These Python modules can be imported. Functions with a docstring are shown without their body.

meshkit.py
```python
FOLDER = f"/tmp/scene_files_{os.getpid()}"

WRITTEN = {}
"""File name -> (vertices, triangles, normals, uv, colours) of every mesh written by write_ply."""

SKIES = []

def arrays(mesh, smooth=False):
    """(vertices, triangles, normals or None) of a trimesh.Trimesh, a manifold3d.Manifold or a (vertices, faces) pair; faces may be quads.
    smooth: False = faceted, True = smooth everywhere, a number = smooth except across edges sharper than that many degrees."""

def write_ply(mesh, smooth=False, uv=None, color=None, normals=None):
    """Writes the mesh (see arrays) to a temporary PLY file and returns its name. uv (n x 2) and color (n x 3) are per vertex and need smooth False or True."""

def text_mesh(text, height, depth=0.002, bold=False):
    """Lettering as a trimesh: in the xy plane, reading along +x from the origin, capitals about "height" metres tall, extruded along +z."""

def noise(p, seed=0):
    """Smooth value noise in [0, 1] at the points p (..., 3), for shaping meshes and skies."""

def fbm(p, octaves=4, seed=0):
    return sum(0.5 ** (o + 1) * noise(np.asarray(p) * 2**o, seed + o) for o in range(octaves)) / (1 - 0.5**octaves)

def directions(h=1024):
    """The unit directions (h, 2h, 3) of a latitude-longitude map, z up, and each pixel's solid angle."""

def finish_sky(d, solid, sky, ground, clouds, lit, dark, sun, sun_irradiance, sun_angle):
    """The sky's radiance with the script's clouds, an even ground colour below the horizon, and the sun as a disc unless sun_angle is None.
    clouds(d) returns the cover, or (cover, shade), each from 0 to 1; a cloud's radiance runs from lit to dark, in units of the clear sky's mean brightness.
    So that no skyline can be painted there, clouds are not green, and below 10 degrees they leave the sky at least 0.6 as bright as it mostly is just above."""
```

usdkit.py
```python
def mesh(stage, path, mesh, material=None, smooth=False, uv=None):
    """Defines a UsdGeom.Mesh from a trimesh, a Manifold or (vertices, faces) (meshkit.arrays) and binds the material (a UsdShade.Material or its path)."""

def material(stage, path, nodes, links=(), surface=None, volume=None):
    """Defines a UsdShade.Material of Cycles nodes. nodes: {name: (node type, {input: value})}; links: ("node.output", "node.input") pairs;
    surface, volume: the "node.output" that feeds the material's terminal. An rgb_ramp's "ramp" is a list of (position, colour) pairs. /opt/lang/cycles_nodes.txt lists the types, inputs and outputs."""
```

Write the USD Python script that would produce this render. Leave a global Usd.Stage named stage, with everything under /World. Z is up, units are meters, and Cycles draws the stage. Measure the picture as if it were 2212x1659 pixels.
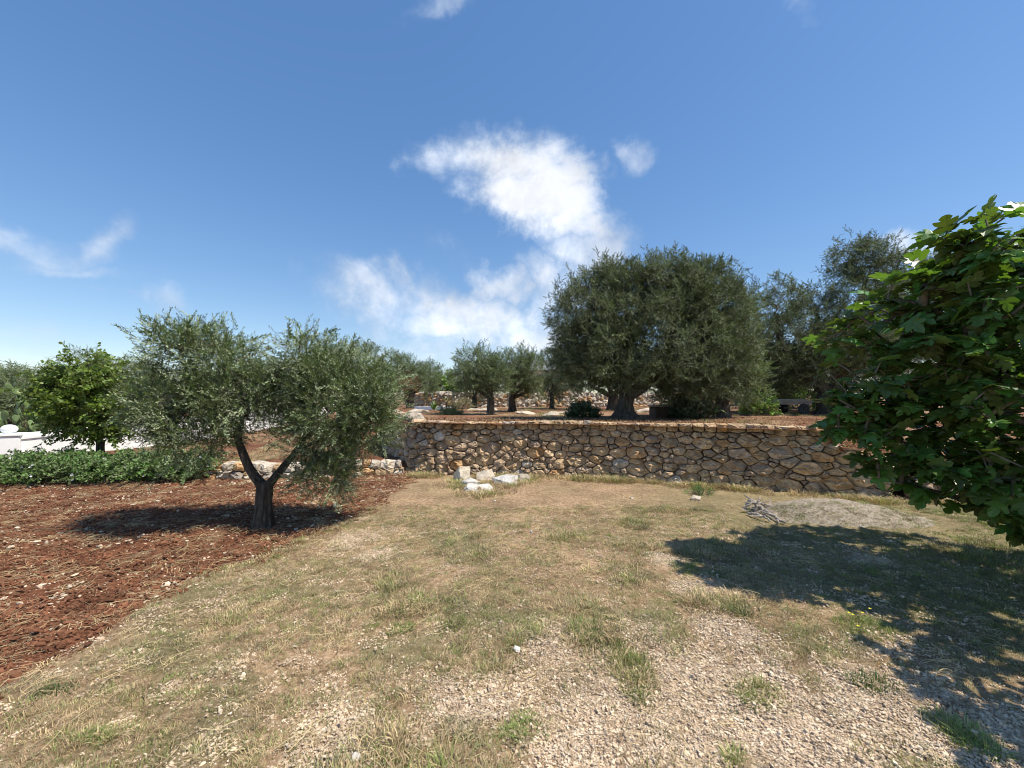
import math
import numpy as np
import trimesh
import shapely
from shapely.geometry import Polygon, LineString
from scipy.spatial import Voronoi, cKDTree
import meshkit, usdkit
from pxr import Usd, UsdGeom, UsdLux, UsdShade, Sdf, Gf, Vt

stage = Usd.Stage.CreateInMemory()
UsdGeom.SetStageUpAxis(stage, UsdGeom.Tokens.z)
UsdGeom.SetStageMetersPerUnit(stage, 1.0)
world = UsdGeom.Xform.Define(stage, '/World')
stage.SetDefaultPrim(world.GetPrim())
UsdGeom.Scope.Define(stage, '/World/Looks')

# ------------------------------------------------------------------ camera
EYE, FPX, HOR = 1.6, 400.0, 400.0            # eye height, focal length and horizon row in 1024 px units
cam = UsdGeom.Camera.Define(stage, '/World/camera')
cam.CreateHorizontalApertureAttr(36.0)
cam.CreateVerticalApertureAttr(27.0)
cam.CreateFocalLengthAttr(36.0 * FPX / 1024)
cam.CreateVerticalApertureOffsetAttr((HOR - 384) / 1024 * 36.0)
cam.CreateClippingRangeAttr(Gf.Vec2f(0.05, 2000))
cam.AddTranslateOp().Set(Gf.Vec3d(0, 0, EYE))
cam.AddRotateXOp().Set(90.0)
cam.CreateExposureAttr(0.66)

# ------------------------------------------------------------------ sun and sky
SUN_ELEV = math.radians(58)
SH = np.array([0.935, -0.355]); SH /= np.linalg.norm(SH)
SUN = np.array([SH[0] * math.cos(SUN_ELEV), SH[1] * math.cos(SUN_ELEV), math.sin(SUN_ELEV)])
sun = UsdLux.DistantLight.Define(stage, '/World/sun')
sun.CreateIntensityAttr(1.08)
sun.CreateNormalizeAttr(True)
sun.CreateAngleAttr(0.5)
sun.CreateColorAttr(Gf.Vec3f(1.0, 0.93, 0.82))
_z = SUN; _x = np.cross([0, 0, 1.0], _z); _x /= np.linalg.norm(_x); _y = np.cross(_z, _x)
sun.AddTransformOp().Set(Gf.Matrix4d(*_x, 0, *_y, 0, *_z, 0, 0, 0, 0, 1))

D2 = 1024 / 2212.0                            # photograph measured in a 2212 px wide view
def uv(dx, dy):
    return (dx * D2 - 512) / FPX, (HOR - dy * D2) / FPX

CLOUDS = [  # centre, radii (2212 px view), rotation degrees, strength
    (1090, 340, 115, 66, -5, 1.2), (1175, 360, 95, 74, -30, 1.25), (1228, 445, 90, 74, -40, 1.3), (1130, 430, 125, 58, -20, 1.3),
    (1275, 550, 75, 75, -40, .8), (980, 350, 75, 42, -10, .75), (1368, 338, 46, 36, 20, .4), (1255, 640, 75, 70, -60, .62),
    (1060, 620, 85, 50, 10, .95), (850, 645, 190, 58, -14, .84), (1000, 695, 260, 68, -10, .98), (940, 745, 190, 46, -4, .8), (1185, 630, 95, 60, -30, .8), (1150, 715, 110, 65, -20, .85),
    (965, 775, 120, 40, 0, .85), (770, 600, 110, 40, -20, .6), (940, 550, 80, 40, 0, .35),
    (40, 520, 150, 45, -22, .68), (215, 520, 75, 40, 20, .55), (110, 575, 170, 22, -6, .55), (345, 658, 90, 40, -5, .5),
    (60, 745, 170, 36, -4, .26), (1975, 530, 75, 32, 12, .6), (2195, 560, 60, 45, 0, .75), (950, 12, 105, 30, 12, .3), (1722, 15, 50, 22, 12, .36),
    (300, 640, 150, 14, -5, .35)]
SKY_STRENGTH = 0.138
def build_sky():
    n = {'geo': ('geometry', {}), 'sep': ('separate_xyz', {}), 'du': ('math', {'math_type': 'divide'}), 'dv': ('math', {'math_type': 'divide'}),
         'uv': ('combine_xyz', {}),
         'n1': ('noise_texture', {'scale': 4.6, 'detail': 10, 'roughness': .6, 'distortion': .5}),
         'n2': ('noise_texture', {'scale': 16.0, 'detail': 6, 'roughness': .6, 'distortion': .2}),
         'nm': ('math', {'math_type': 'multiply_add', 'value2': .38}),
         'wn': ('noise_texture', {'scale': 6.5, 'detail': 6, 'roughness': .6}), 'w0': ('vector_math', {'math_type': 'subtract', 'vector2': (.5, .5, .5)}),
         'w1': ('vector_math', {'math_type': 'multiply', 'vector2': (.34, .26, 0)}), 'uw': ('vector_math', {'math_type': 'add'})}
    l = [('geo.position', 'sep.vector'), ('sep.x', 'du.value1'), ('sep.y', 'du.value2'), ('sep.z', 'dv.value1'), ('sep.y', 'dv.value2'),
         ('du.value', 'uv.x'), ('dv.value', 'uv.y'), ('geo.position', 'n1.vector'), ('geo.position', 'n2.vector'), ('geo.position', 'wn.vector'), ('wn.color', 'w0.vector1'), ('w0.vector', 'w1.vector1'), ('uv.vector', 'uw.vector1'), ('w1.vector', 'uw.vector2'),
         ('n2.fac', 'nm.value1'), ('n1.fac', 'nm.value3')]
    last = None
    for i, (dx, dy, rx, ry, rot, s) in enumerate(CLOUDS):
        u, v = uv(dx, dy)
        k = D2 / FPX
        n[f'm{i}'] = ('mapping', {'mapping_type': 'texture', 'location': (u, v, 0), 'rotation': (0, 0, math.radians(rot)), 'scale': (rx * k * 1.75, ry * k * 1.75, 1)})
        n[f'l{i}'] = ('vector_math', {'math_type': 'length'})
        n[f'r{i}'] = ('map_range', {'range_type': 'smoothstep', 'from_min': 1.0, 'from_max': 0.0, 'to_min': 0.0, 'to_max': s, 'clamp': True})
        l += [('uw.vector', f'm{i}.vector'), (f'm{i}.vector', f'l{i}.vector1'), (f'l{i}.value', f'r{i}.value')]
        if last is None:
            last = f'r{i}.result'
        else:
            n[f's{i}'] = ('math', {'math_type': 'maximum'})
            l += [(last, f's{i}.value1'), (f'r{i}.result', f's{i}.value2')]
            last = f's{i}.value'
    # cover = blob - (0.9 - noise) ...
    n['front'] = ('math', {'math_type': 'greater_than', 'value2': 0.02})
    n['bf'] = ('math', {'math_type': 'multiply'})
    n['nz'] = ('math', {'math_type': 'multiply_add', 'value2': 1.9, 'value3': -1.34})
    n['sum'] = ('math', {'math_type': 'add'})
    n['cov'] = ('map_range', {'range_type': 'smoothstep', 'from_min': -.05, 'from_max': 1.3, 'to_min': 0, 'to_max': .97, 'clamp': True})
    n['gate'] = ('map_range', {'range_type': 'smoothstep', 'from_min': 0.0, 'from_max': .3, 'to_min': 0, 'to_max': 1, 'clamp': True})
    n['cv'] = ('math', {'math_type': 'multiply'})
    n['sky'] = ('sky_texture', {'sky_type': 'single_scattering', 'sun_disc': False, 'sun_elevation': SUN_ELEV, 'sun_rotation': math.atan2(SH[0], SH[1]),
                               'altitude': 100.0, 'air_density': 1.0, 'aerosol_density': .22, 'ozone_density': 1.9})
    n['gam'] = ('gamma', {'gamma': .66})
    n['hs'] = ('hsv', {'hue': .507, 'saturation': 1.5, 'value': 1.28})
    n['tone'] = ('rgb_ramp', {'ramp': [(0.0, (3.0, 3.55, 4.4)), (.45, (3.9, 4.35, 5.0)), (1.0, (5.0, 5.15, 5.45))]})
    n['sh'] = ('map_range', {'from_min': .38, 'from_max': .62, 'to_min': .80, 'to_max': 1.06})
    n['tn'] = ('hsv', {})
    n['mix'] = ('mix', {'mix_type': 'mix'})
    n['bg'] = ('background_shader', {'strength': SKY_STRENGTH})
    l += [('sep.y', 'front.value1'), (last, 'bf.value1'), ('front.value', 'bf.value2'), ('nm.value', 'nz.value1'),
          ('bf.value', 'sum.value1'), ('nz.value', 'sum.value2'), ('sum.value', 'cov.value'), ('bf.value', 'gate.value'),
          ('cov.result', 'cv.value1'), ('gate.result', 'cv.value2'), ('cv.value', 'mix.fac'), ('sky.color', 'gam.color'), ('gam.color', 'hs.color'), ('hs.color', 'mix.color1'),
          ('cov.result', 'tone.fac'), ('wn.fac', 'sh.value'), ('tone.color', 'tn.color'), ('sh.result', 'tn.value'), ('tn.color', 'mix.color2'), ('mix.color', 'bg.color')]
    return usdkit.material(stage, '/World/Looks/sky', n, l, surface='bg.background')
dome = UsdLux.DomeLight.Define(stage, '/World/sky')
UsdShade.MaterialBindingAPI.Apply(dome.GetPrim()).Bind(build_sky())
dome.GetPrim().SetCustomDataByKey('kind', 'structure')

# ------------------------------------------------------------------ helpers
RNG = np.random.default_rng(7)
used = {}
def free_name(parent, name):
    k = used.get((parent, name), 0)
    used[(parent, name)] = k + 1
    return f'{parent}/{name}' if k == 0 else f'{parent}/{name}_{k:03d}'
def tag(p, label=None, cat=None, group=None, kind=None):
    for k, v in (('label', label), ('category', cat), ('group', group), ('kind', kind)):
        if v:
            p.SetCustomDataByKey(k, v)
    return p
def thing(name, label, cat, loc=(0, 0, 0), group=None):
    x = UsdGeom.Xform.Define(stage, free_name('/World', name))
    x.AddTranslateOp().Set(Gf.Vec3d(*map(float, loc)))
    p = tag(x.GetPrim(), label, cat, group)
    ORIGIN[str(p.GetPath())] = np.asarray(loc, float)
    return p
ORIGIN = {}
def origin(parent):
    path = str(parent.GetPath())
    return ORIGIN.get('/'.join(path.split('/')[:3]), np.zeros(3))
def part(name, mesh, mat, parent=None, smooth=False, kind=None, label=None, cat=None, group=None):
    """ONE mesh, given in world coordinates, under parent or under /World"""
    v, f, nrm = meshkit.arrays(mesh, smooth)
    o = origin(parent) if parent is not None else np.zeros(3)
    path = free_name(str(parent.GetPath()) if parent is not None else '/World', name)
    m = usdkit.mesh(stage, path, (v - o, f), mat)
    if nrm is not None:
        m.CreateNormalsAttr(Vt.Vec3fArray.FromNumpy(nrm.astype(np.float32)))
        m.SetNormalsInterpolation('vertex')
    return tag(m.GetPrim(), label, cat, group, kind)
def attr(prim, name, values):
    UsdGeom.PrimvarsAPI(prim).CreatePrimvar(name, Sdf.ValueTypeNames.FloatArray, 'vertex').Set(Vt.FloatArray.FromNumpy(np.asarray(values, np.float32)))

class MB:
    def __init__(s): s.v, s.f, s.n = [], [], 0
    def add(s, v, f):
        v = np.asarray(v, float); f = np.asarray(f, int)
        if f.shape[1] == 4: f = np.vstack([f[:, [0, 1, 2]], f[:, [0, 2, 3]]])
        s.v.append(v); s.f.append(f + s.n); s.n += len(v); return s
    def tm(s, m): return s.add(m.vertices, m.faces)
    def out(s): return np.vstack(s.v), np.vstack(s.f)

def rbox(sx, sy, sz, b=0.01, loc=(0, 0, 0), rotz=0.0):
    """a box with chamfered edges"""
    p = []
    for x in (-1, 1):
        for y in (-1, 1):
            for z in (-1, 1):
                for k in range(3):
                    q = np.array([x * sx / 2, y * sy / 2, z * sz / 2])
                    for j in range(3):
                        if j != k: q[j] -= (x, y, z)[j] * b
                    p.append(q)
    m = trimesh.convex.convex_hull(np.array(p))
    m.apply_transform(trimesh.transformations.rotation_matrix(rotz, [0, 0, 1])); m.apply_translation(loc)
    return m

def frames(d):
    """two unit vectors at right angles to each row of d"""
    d = d / np.maximum(np.linalg.norm(d, axis=1, keepdims=True), 1e-9)
    ref = np.where(np.abs(d[:, 2:3]) > .9, [[1.0, 0, 0]], [[0, 0, 1.0]])
    a = np.cross(d, ref); a /= np.maximum(np.linalg.norm(a, axis=1, keepdims=True), 1e-9)
    return d, a, np.cross(d, a)
def sticks(p0, p1, r0, r1, n=5):
    d, a, b = frames(p1 - p0)
    t = np.arange(n) / n * 2 * np.pi
    c, s = np.cos(t)[None, :, None], np.sin(t)[None, :, None]
    ring = a[:, None] * c + b[:, None] * s
    v = np.concatenate([p0[:, None] + ring * r0[:, None, None], p1[:, None] + ring * r1[:, None, None]], 1)
    k = np.arange(n); k2 = (k + 1) % n
    q = np.vstack([np.stack([k, k2, k2 + n], 1), np.stack([k, k2 + n, k + n], 1)])
    f = (np.arange(len(p0))[:, None, None] * 2 * n + q[None]).reshape(-1, 3)
    return v.reshape(-1, 3), f
def spline(pts, n):
    pts = np.asarray(pts, float)
    if len(pts) == 2:
        t = np.linspace(0, 1, n)[:, None]; return pts[0] * (1 - t) + pts[1] * t
    from scipy.interpolate import PchipInterpolator
    s = np.concatenate([[0], np.cumsum(np.maximum(np.linalg.norm(np.diff(pts[:, :3], axis=0), axis=1), 1e-6))])
    return PchipInterpolator(s, pts)(np.linspace(0, s[-1], n))
def tube(path, n=12, rough=0.0, seed=0, lobes=0, cap=True, scale=6.0):
    """path rows: x y z r; a swept skin with an uneven, ridged surface"""
    path = np.asarray(path, float); P, R = path[:, :3], path[:, 3]
    d = np.gradient(P, axis=0); d /= np.linalg.norm(d, axis=1, keepdims=True)
    a = np.cross(d[0], [0, 1, 0.03]); a /= np.linalg.norm(a)
    V = []
    th = np.arange(n) / n * 2 * np.pi
    for i in range(len(P)):
        a = a - d[i] * a.dot(d[i]); a /= np.linalg.norm(a); b = np.cross(d[i], a)
        ring = np.cos(th)[:, None] * a + np.sin(th)[:, None] * b
        r = np.full(n, R[i])
        if rough:
            q = np.stack([np.cos(th) * 2.2, np.sin(th) * 2.2, np.full(n, i / len(P) * scale * .35 + seed)], 1)
            r = r * (1 + rough * 2 * (meshkit.fbm(q * [1.9, 1.9, 1.2], 4, seed) - .5))
        if lobes:
            w = np.clip(1 - i / len(P) * 1.6, 0, 1)
            r = r * (1 + .16 * w * np.cos(lobes * th + seed) + .08 * np.cos((lobes + 2) * th + seed * 2 + i * .12))
        V.append(P[i] + ring * r[:, None])
    V = np.vstack(V)
    k = np.arange(n); k2 = (k + 1) % n
    f = np.vstack([np.vstack([np.stack([i * n + k, i * n + k2, (i + 1) * n + k2], 1), np.stack([i * n + k, (i + 1) * n + k2, (i + 1) * n + k], 1)]) for i in range(len(P) - 1)])
    if cap:
        V = np.vstack([V, P[-1] + d[-1] * R[-1] * .3]); e = len(V) - 1; o = (len(P) - 1) * n
        f = np.vstack([f, np.stack([o + k, o + k2, np.full(n, e)], 1)])
    return V, f

PROTO = {}
def quats(x, up=None, roll=None):
    """rotations that take +x to the rows of x, with +z near up, then rolled"""
    x = x / np.maximum(np.linalg.norm(x, axis=1, keepdims=True), 1e-9)
    up = np.tile([0, 0, 1.0], (len(x), 1)) if up is None else up
    y = np.cross(up, x); bad = np.linalg.norm(y, axis=1) < 1e-3
    y[bad] = np.cross([0, 1.0, 0], x[bad]); y /= np.linalg.norm(y, axis=1, keepdims=True)
    z = np.cross(x, y)
    if roll is not None:
        c, s = np.cos(roll)[:, None], np.sin(roll)[:, None]
        y, z = y * c + z * s, z * c - y * s
    M = np.stack([x, y, z], 2)
    from scipy.spatial.transform import Rotation
    return Rotation.from_matrix(M).as_quat()
def scatter(name, parent, protos, pos, quat, scale, idx=None, kind='stuff', seed=0):
    """protos: list of (key, mesh function, material, kind name); a PointInstancer in world coordinates"""
    rng = np.random.default_rng(seed + len(pos))
    path = free_name(str(parent.GetPath()) if parent is not None else '/World', name)
    pi = UsdGeom.PointInstancer.Define(stage, path)
    o = origin(parent) if parent is not None else np.zeros(3)
    targets = []
    for key, make, mat, pname in protos:
        if key not in PROTO:
            p = free_name(path, pname)
            m = make()
            usdkit.mesh(stage, p, m, mat)
            PROTO[key] = p
        targets.append(PROTO[key])
    pi.CreatePrototypesRel().SetTargets(targets)
    N = len(pos)
    idx = rng.integers(0, len(protos), N) if idx is None else idx
    pi.CreateProtoIndicesAttr(Vt.IntArray.FromNumpy(np.asarray(idx, np.int32)))
    pi.CreatePositionsAttr(Vt.Vec3fArray.FromNumpy((np.asarray(pos) - o).astype(np.float32)))
    q = np.asarray(quat, float)
    pi.CreateOrientationsAttr(Vt.QuathArray([Gf.Quath(float(w), float(a), float(b), float(c)) for a, b, c, w in q]))
    s = np.asarray(scale, np.float32)
    if s.ndim == 1: s = np.repeat(s[:, None], 3, 1)
    pi.CreateScalesAttr(Vt.Vec3fArray.FromNumpy(s))
    return tag(pi.GetPrim(), kind=kind)

# ------------------------------------------------------------------ materials
def leaf_mat(name, top, under, var=.35, rough=.5, trans=.25, spec=.4, tint=(1.0, 1.15, .45), hue=.015):
    n = {'g': ('geometry', {}), 'oi': ('object_info', {}), 'add': ('math', {'math_type': 'add'}), 'fr': ('math', {'math_type': 'fraction'}),
         'val': ('map_range', {'to_min': 1 - var, 'to_max': 1 + var}),
         'hs': ('hsv', {'saturation': 1.0}), 'hue': ('map_range', {'to_min': .5 - hue, 'to_max': .5 + hue}),
         'mix': ('mix', {'color1': top, 'color2': under}),
         'p': ('principled_bsdf', {'roughness': rough, 'specular_ior_level': spec}), 't': ('translucent_bsdf', {}),
         'tc': ('mix', {'mix_type': 'multiply', 'fac': 1.0, 'color2': tint}), 'ms': ('mix_closure', {'fac': trans})}
    l = [('g.random_per_island', 'add.value1'), ('oi.random', 'add.value2'), ('add.value', 'fr.value1'), ('fr.value', 'val.value'), ('oi.random', 'hue.value'),
         ('g.backfacing', 'mix.fac'), ('mix.color', 'hs.color'), ('val.result', 'hs.value'), ('hue.result', 'hs.hue'),
         ('hs.color', 'p.base_color'), ('hs.color', 'tc.color1'), ('tc.color', 't.color'), ('p.BSDF', 'ms.closure1'), ('t.BSDF', 'ms.closure2')]
    return usdkit.material(stage, f'/World/Looks/{name}', n, l, surface='ms.closure')
def rough_mat(name, ramp, scale=6.0, bump=.4, bscale=40.0, rough=.9, detail=6, dist=.02, vary=.25, stretch=None, spec=.2):
    """a mottled mineral or bark: colours from noise, fine relief, each thing a little lighter or darker"""
    n = {'g': ('geometry', {}), 'oi': ('object_info', {}), 'mp': ('mapping', {'scale': stretch or (1, 1, 1)}),
         'n1': ('noise_texture', {'scale': scale, 'detail': detail, 'roughness': .65}), 'n2': ('noise_texture', {'scale': bscale, 'detail': 5, 'roughness': .6}),
         'r': ('rgb_ramp', {'ramp': ramp}), 'val': ('map_range', {'to_min': 1 - vary, 'to_max': 1 + vary}), 'hs': ('hsv', {}),
         'b': ('bump', {'strength': bump, 'distance': dist}), 'p': ('principled_bsdf', {'roughness': rough, 'specular_ior_level': spec})}
    l = [('g.position', 'mp.vector'), ('mp.vector', 'n1.vector'), ('mp.vector', 'n2.vector'), ('n1.fac', 'r.fac'), ('r.color', 'hs.color'), ('oi.random', 'val.value'), ('val.result', 'hs.value'),
         ('hs.color', 'p.base_color'), ('n2.fac', 'b.height'), ('b.normal', 'p.normal')]
    return usdkit.material(stage, f'/World/Looks/{name}', n, l, surface='p.BSDF')
def plain(name, color, rough=.6, spec=.3, metal=0.0):
    return usdkit.material(stage, f'/World/Looks/{name}', {'p': ('principled_bsdf', {'base_color': color, 'roughness': rough, 'specular_ior_level': spec, 'metallic': metal})}, surface='p.BSDF')

M = {}
M['olive'] = leaf_mat('olive_leaf', (.112, .15, .055), (.25, .29, .165), .45, .45, .16, .35)
M['olive_pale'] = leaf_mat('olive_leaf_pale', (.125, .158, .058), (.25, .285, .17), .35, .45, .22, .35)
M['olive_dark'] = leaf_mat('olive_leaf_dark', (.088, .112, .043), (.20, .225, .13), .45, .45, .14, .35)
M['fig'] = leaf_mat('fig_leaf', (.088, .16, .032), (.125, .18, .06), .5, .36, .33, .5, (1.1, 1.4, .3), .03)
M['lime'] = leaf_mat('fruit_leaf', (.12, .17, .025), (.17, .22, .06), .45, .45, .3, .4)
M['green'] = leaf_mat('bush_leaf', (.105, .185, .045), (.16, .225, .085), .45, .5, .25, .35)
M['dark_green'] = leaf_mat('dark_bush_leaf', (.035, .065, .025), (.07, .10, .05), .4, .45, .15, .4)
M['bright_green'] = leaf_mat('bright_leaf', (.15, .24, .035), (.18, .26, .07), .35, .5, .3, .3)
M['brown_leaf'] = leaf_mat('withered_leaf', (.22, .12, .06), (.25, .16, .09), .4, .7, .1, .2)
M['grass'] = leaf_mat('green_grass', (.235, .275, .09), (.235, .275, .09), .4, .6, .3, .25)
M['dry'] = leaf_mat('dry_grass', (.47, .36, .21), (.47, .36, .21), .5, .8, .15, .1, (1, .95, .7))
M['sage'] = leaf_mat('grey_grass', (.24, .215, .12), (.25, .23, .135), .5, .7, .2, .2)
M['flower'] = leaf_mat('flower_petal', (.8, .8, .76), (.8, .8, .76), .08, .6, .25, .2, (1, 1, 1))
M['yellow'] = leaf_mat('yellow_petal', (.75, .6, .05), (.75, .6, .05), .1, .6, .2, .2, (1, 1, .4))
M['cactus'] = rough_mat('cactus_pad', [(0.3, (.10, .15, .06)), (.7, (.16, .22, .09))], 8, .2, 60, .5, 3, .005, .2)
M['bark'] = rough_mat('olive_bark', [(0.3, (.030, .025, .02)), (.5, (.085, .072, .058)), (.72, (.19, .165, .135))], 16, 1.0, 30, .95, 8, .06, .1, (1.6, 1.6, .28))
M['fig_bark'] = rough_mat('fig_bark', [(0.3, (.09, .08, .07)), (.7, (.19, .17, .15))], 7, .4, 40, .9, 5, .01, .1)
M['twig'] = rough_mat('twig_bark', [(0.3, (.09, .075, .055)), (.7, (.16, .14, .11))], 12, .2, 60, .9, 3, .005, .1)
M['dead_wood'] = rough_mat('bleached_wood', [(0.3, (.19, .155, .125)), (.7, (.40, .35, .30))], 10, .5, 50, .9, 5, .01, .1, (1, 1, 1))
STONES = {
    'grey': [(0.28, (.18, .145, .115)), (.5, (.31, .262, .212)), (.66, (.43, .38, .315)), (.8, (.53, .48, .41))],
    'brown': [(0.28, (.19, .13, .085)), (.5, (.33, .24, .16)), (.7, (.46, .36, .255))],
    'tan': [(0.28, (.24, .155, .085)), (.5, (.40, .285, .17)), (.7, (.53, .41, .265)), (.85, (.60, .50, .35))],
    'ochre': [(0.28, (.25, .135, .06)), (.5, (.40, .25, .125)), (.75, (.52, .385, .23))],
    'pale': [(0.28, (.28, .23, .17)), (.5, (.44, .38, .30)), (.75, (.58, .53, .45))]}
STONES = {k: [(p_, tuple(min(.66, c_ * 1.14) for c_ in col)) for p_, col in r] for k, r in STONES.items()}
for k, r in STONES.items():
    M['stone_' + k] = rough_mat('stone_' + k, r, 7.5, .75, 28, .92, 8, .03, .18)
M['core'] = rough_mat('wall_earth', [(0.3, (.07, .045, .03)), (.7, (.15, .095, .058))], 9, .5, 40, .95)
M['white_rock'] = rough_mat('white_limestone', [(0.3, (.22, .155, .10)), (.41, (.43, .38, .31)), (.5, (.58, .55, .50)), (.75, (.69, .67, .63))], 5.5, .9, 24, .85, 8, .03, .1)
M['slab'] = rough_mat('bedrock', [(0.25, (.34, .28, .20)), (.55, (.52, .45, .36)), (.8, (.62, .56, .47))], 5, .5, 30, .9, 7, .02, .1)
M['gravel'] = rough_mat('gravel_stone', [(0.3, (.36, .26, .17)), (.5, (.52, .405, .285)), (.7, (.63, .53, .40))], 20, .3, 120, .9, 3, .004, .3)
M['field_stone'] = rough_mat('field_stone', [(0.3, (.36, .25, .16)), (.5, (.54, .43, .31)), (.7, (.66, .57, .45))], 18, .4, 90, .9, 4, .006, .25)
M['clod'] = rough_mat('soil_clod', [(0.3, (.10, .042, .022)), (.7, (.23, .103, .055))], 2.2, .6, 80, .98, 5, .01, .4)
M['litter'] = leaf_mat('leaf_litter', (.17, .082, .048), (.25, .15, .09), .55, .8, .05, .1, (1, .8, .6))
M['white_paint'] = rough_mat('white_lime_wash', [(0.3, (.74, .74, .72)), (.7, (.82, .82, .80))], 3, .15, 40, .8, 5, .004, .02)
M['ash'] = rough_mat('ash', [(0.3, (.17, .135, .10)), (.5, (.31, .26, .20)), (.7, (.47, .41, .33))], 26, 1.0, 70, .95, 8, .02, .02)
M['house'] = rough_mat('house_plaster', [(0.3, (.52, .42, .30)), (.7, (.62, .51, .38))], 2, .1, 20, .9)
M['roof'] = rough_mat('grey_roof', [(0.3, (.36, .37, .40)), (.7, (.46, .47, .5))], 2, .1, 20, .8)
M['metal'] = rough_mat('weathered_metal', [(0.3, (.20, .17, .15)), (.7, (.42, .40, .38))], 9, .3, 40, .6, 5, .004, .1)
M['rubber'] = plain('tyre_rubber', (.035, .034, .033), .85)
M['hose'] = plain('faded_hose', (.27, .15, .08), .6)
M['wire'] = plain('black_wire', (.05, .05, .055), .6)
M['plank'] = rough_mat('grey_plank', [(0.3, (.24, .21, .17)), (.7, (.46, .42, .36))], 8, .4, 40, .9, 5, .005, .15, (1, 8, 8))

# ------------------------------------------------------------------ lie of the land
def sstep(a, b, x):
    t = np.clip((np.asarray(x, float) - a) / (b - a), 0, 1); return t * t * (3 - 2 * t)
WALL = spline([(-5.6, 24.0), (-4.9, 17.0), (-3.9, 12.0), (-2.9, 9.7), (-2.2, 8.85), (-1.4, 8.55), (0, 8.45), (1.4, 8.28), (3.46, 7.6), (4.8, 7.05), (6.0, 6.5), (6.6, 6.35), (8.2, 6.2), (12, 5.6), (22, 4.4), (60, 2.0)], 700)
LOW = spline([(-7.2, 8.35), (-6.1, 8.15), (-4.2, 8.32), (-2.75, 8.72), (-2.3, 8.8)], 60)
def wall_y(x):
    k = WALL[:, 0] > -2.2
    return np.interp(x, WALL[k, 0], WALL[k, 1])
TERRACE = Polygon(list(map(tuple, WALL)) + [(60, 120), (-5.6, 120)])
def n2(x, y, s, seed=0, o=3):
    return meshkit.fbm(np.stack([np.asarray(x) * s, np.asarray(y) * s, np.full(np.shape(x), 3.7)], -1), o, seed)
def red_edge(y):
    return np.interp(y, [-5, 1.0, 2.3, 3.17, 3.5, 4.0, 4.85, 5.6, 7.4, 9], [-3.1, -3.05, -2.97, -2.96, -2.8, -2.5, -2.28, -2.1, -2.0, -1.95])
def red_mask(x, y):
    e = red_edge(y) + (n2(x, y, 1.3, 5) - .5) * .9 + (n2(x, y, 6, 6) - .5) * .35
    return sstep(-.16, .16, e - x)
GRAVEL = [(.55, 1.9, .65, 1), (1.25, 2.1, .7, 1), (1.95, 2.05, .5, .9), (1.5, 2.8, .4, .75), (1.62, 3.4, .42, .7), (1.5, 4.0, .35, .6), (.25, 2.6, .35, .5), (-1.75, 4.6, .5, .75),
          (-1.35, 4.2, .4, .5), (-.9, 1.95, .4, .6), (2.5, 1.7, .6, .8), (.9, 3.0, .4, .35), (-.2, 2.1, .4, .6), (.3, 3.7, .4, .3), (-1.7, 2.3, .4, .45), (2.3, 2.6, .5, .35), (-2.3, 3.3, .25, .4), (3.6, 4.0, .4, .45)]
def gravel_mask(x, y):
    g = np.zeros(np.shape(x))
    for cx, cy, r, s in GRAVEL:
        g = np.maximum(g, s * np.exp(-((x - cx) ** 2 + (y - cy) ** 2) / r ** 2 * 1.2))
    g = g + (n2(x, y, 2.2, 11) - .5) * .75 + (n2(x, y, 9, 12) - .5) * .35
    return sstep(.27, .78, g) * (1 - red_mask(x, y))
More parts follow.
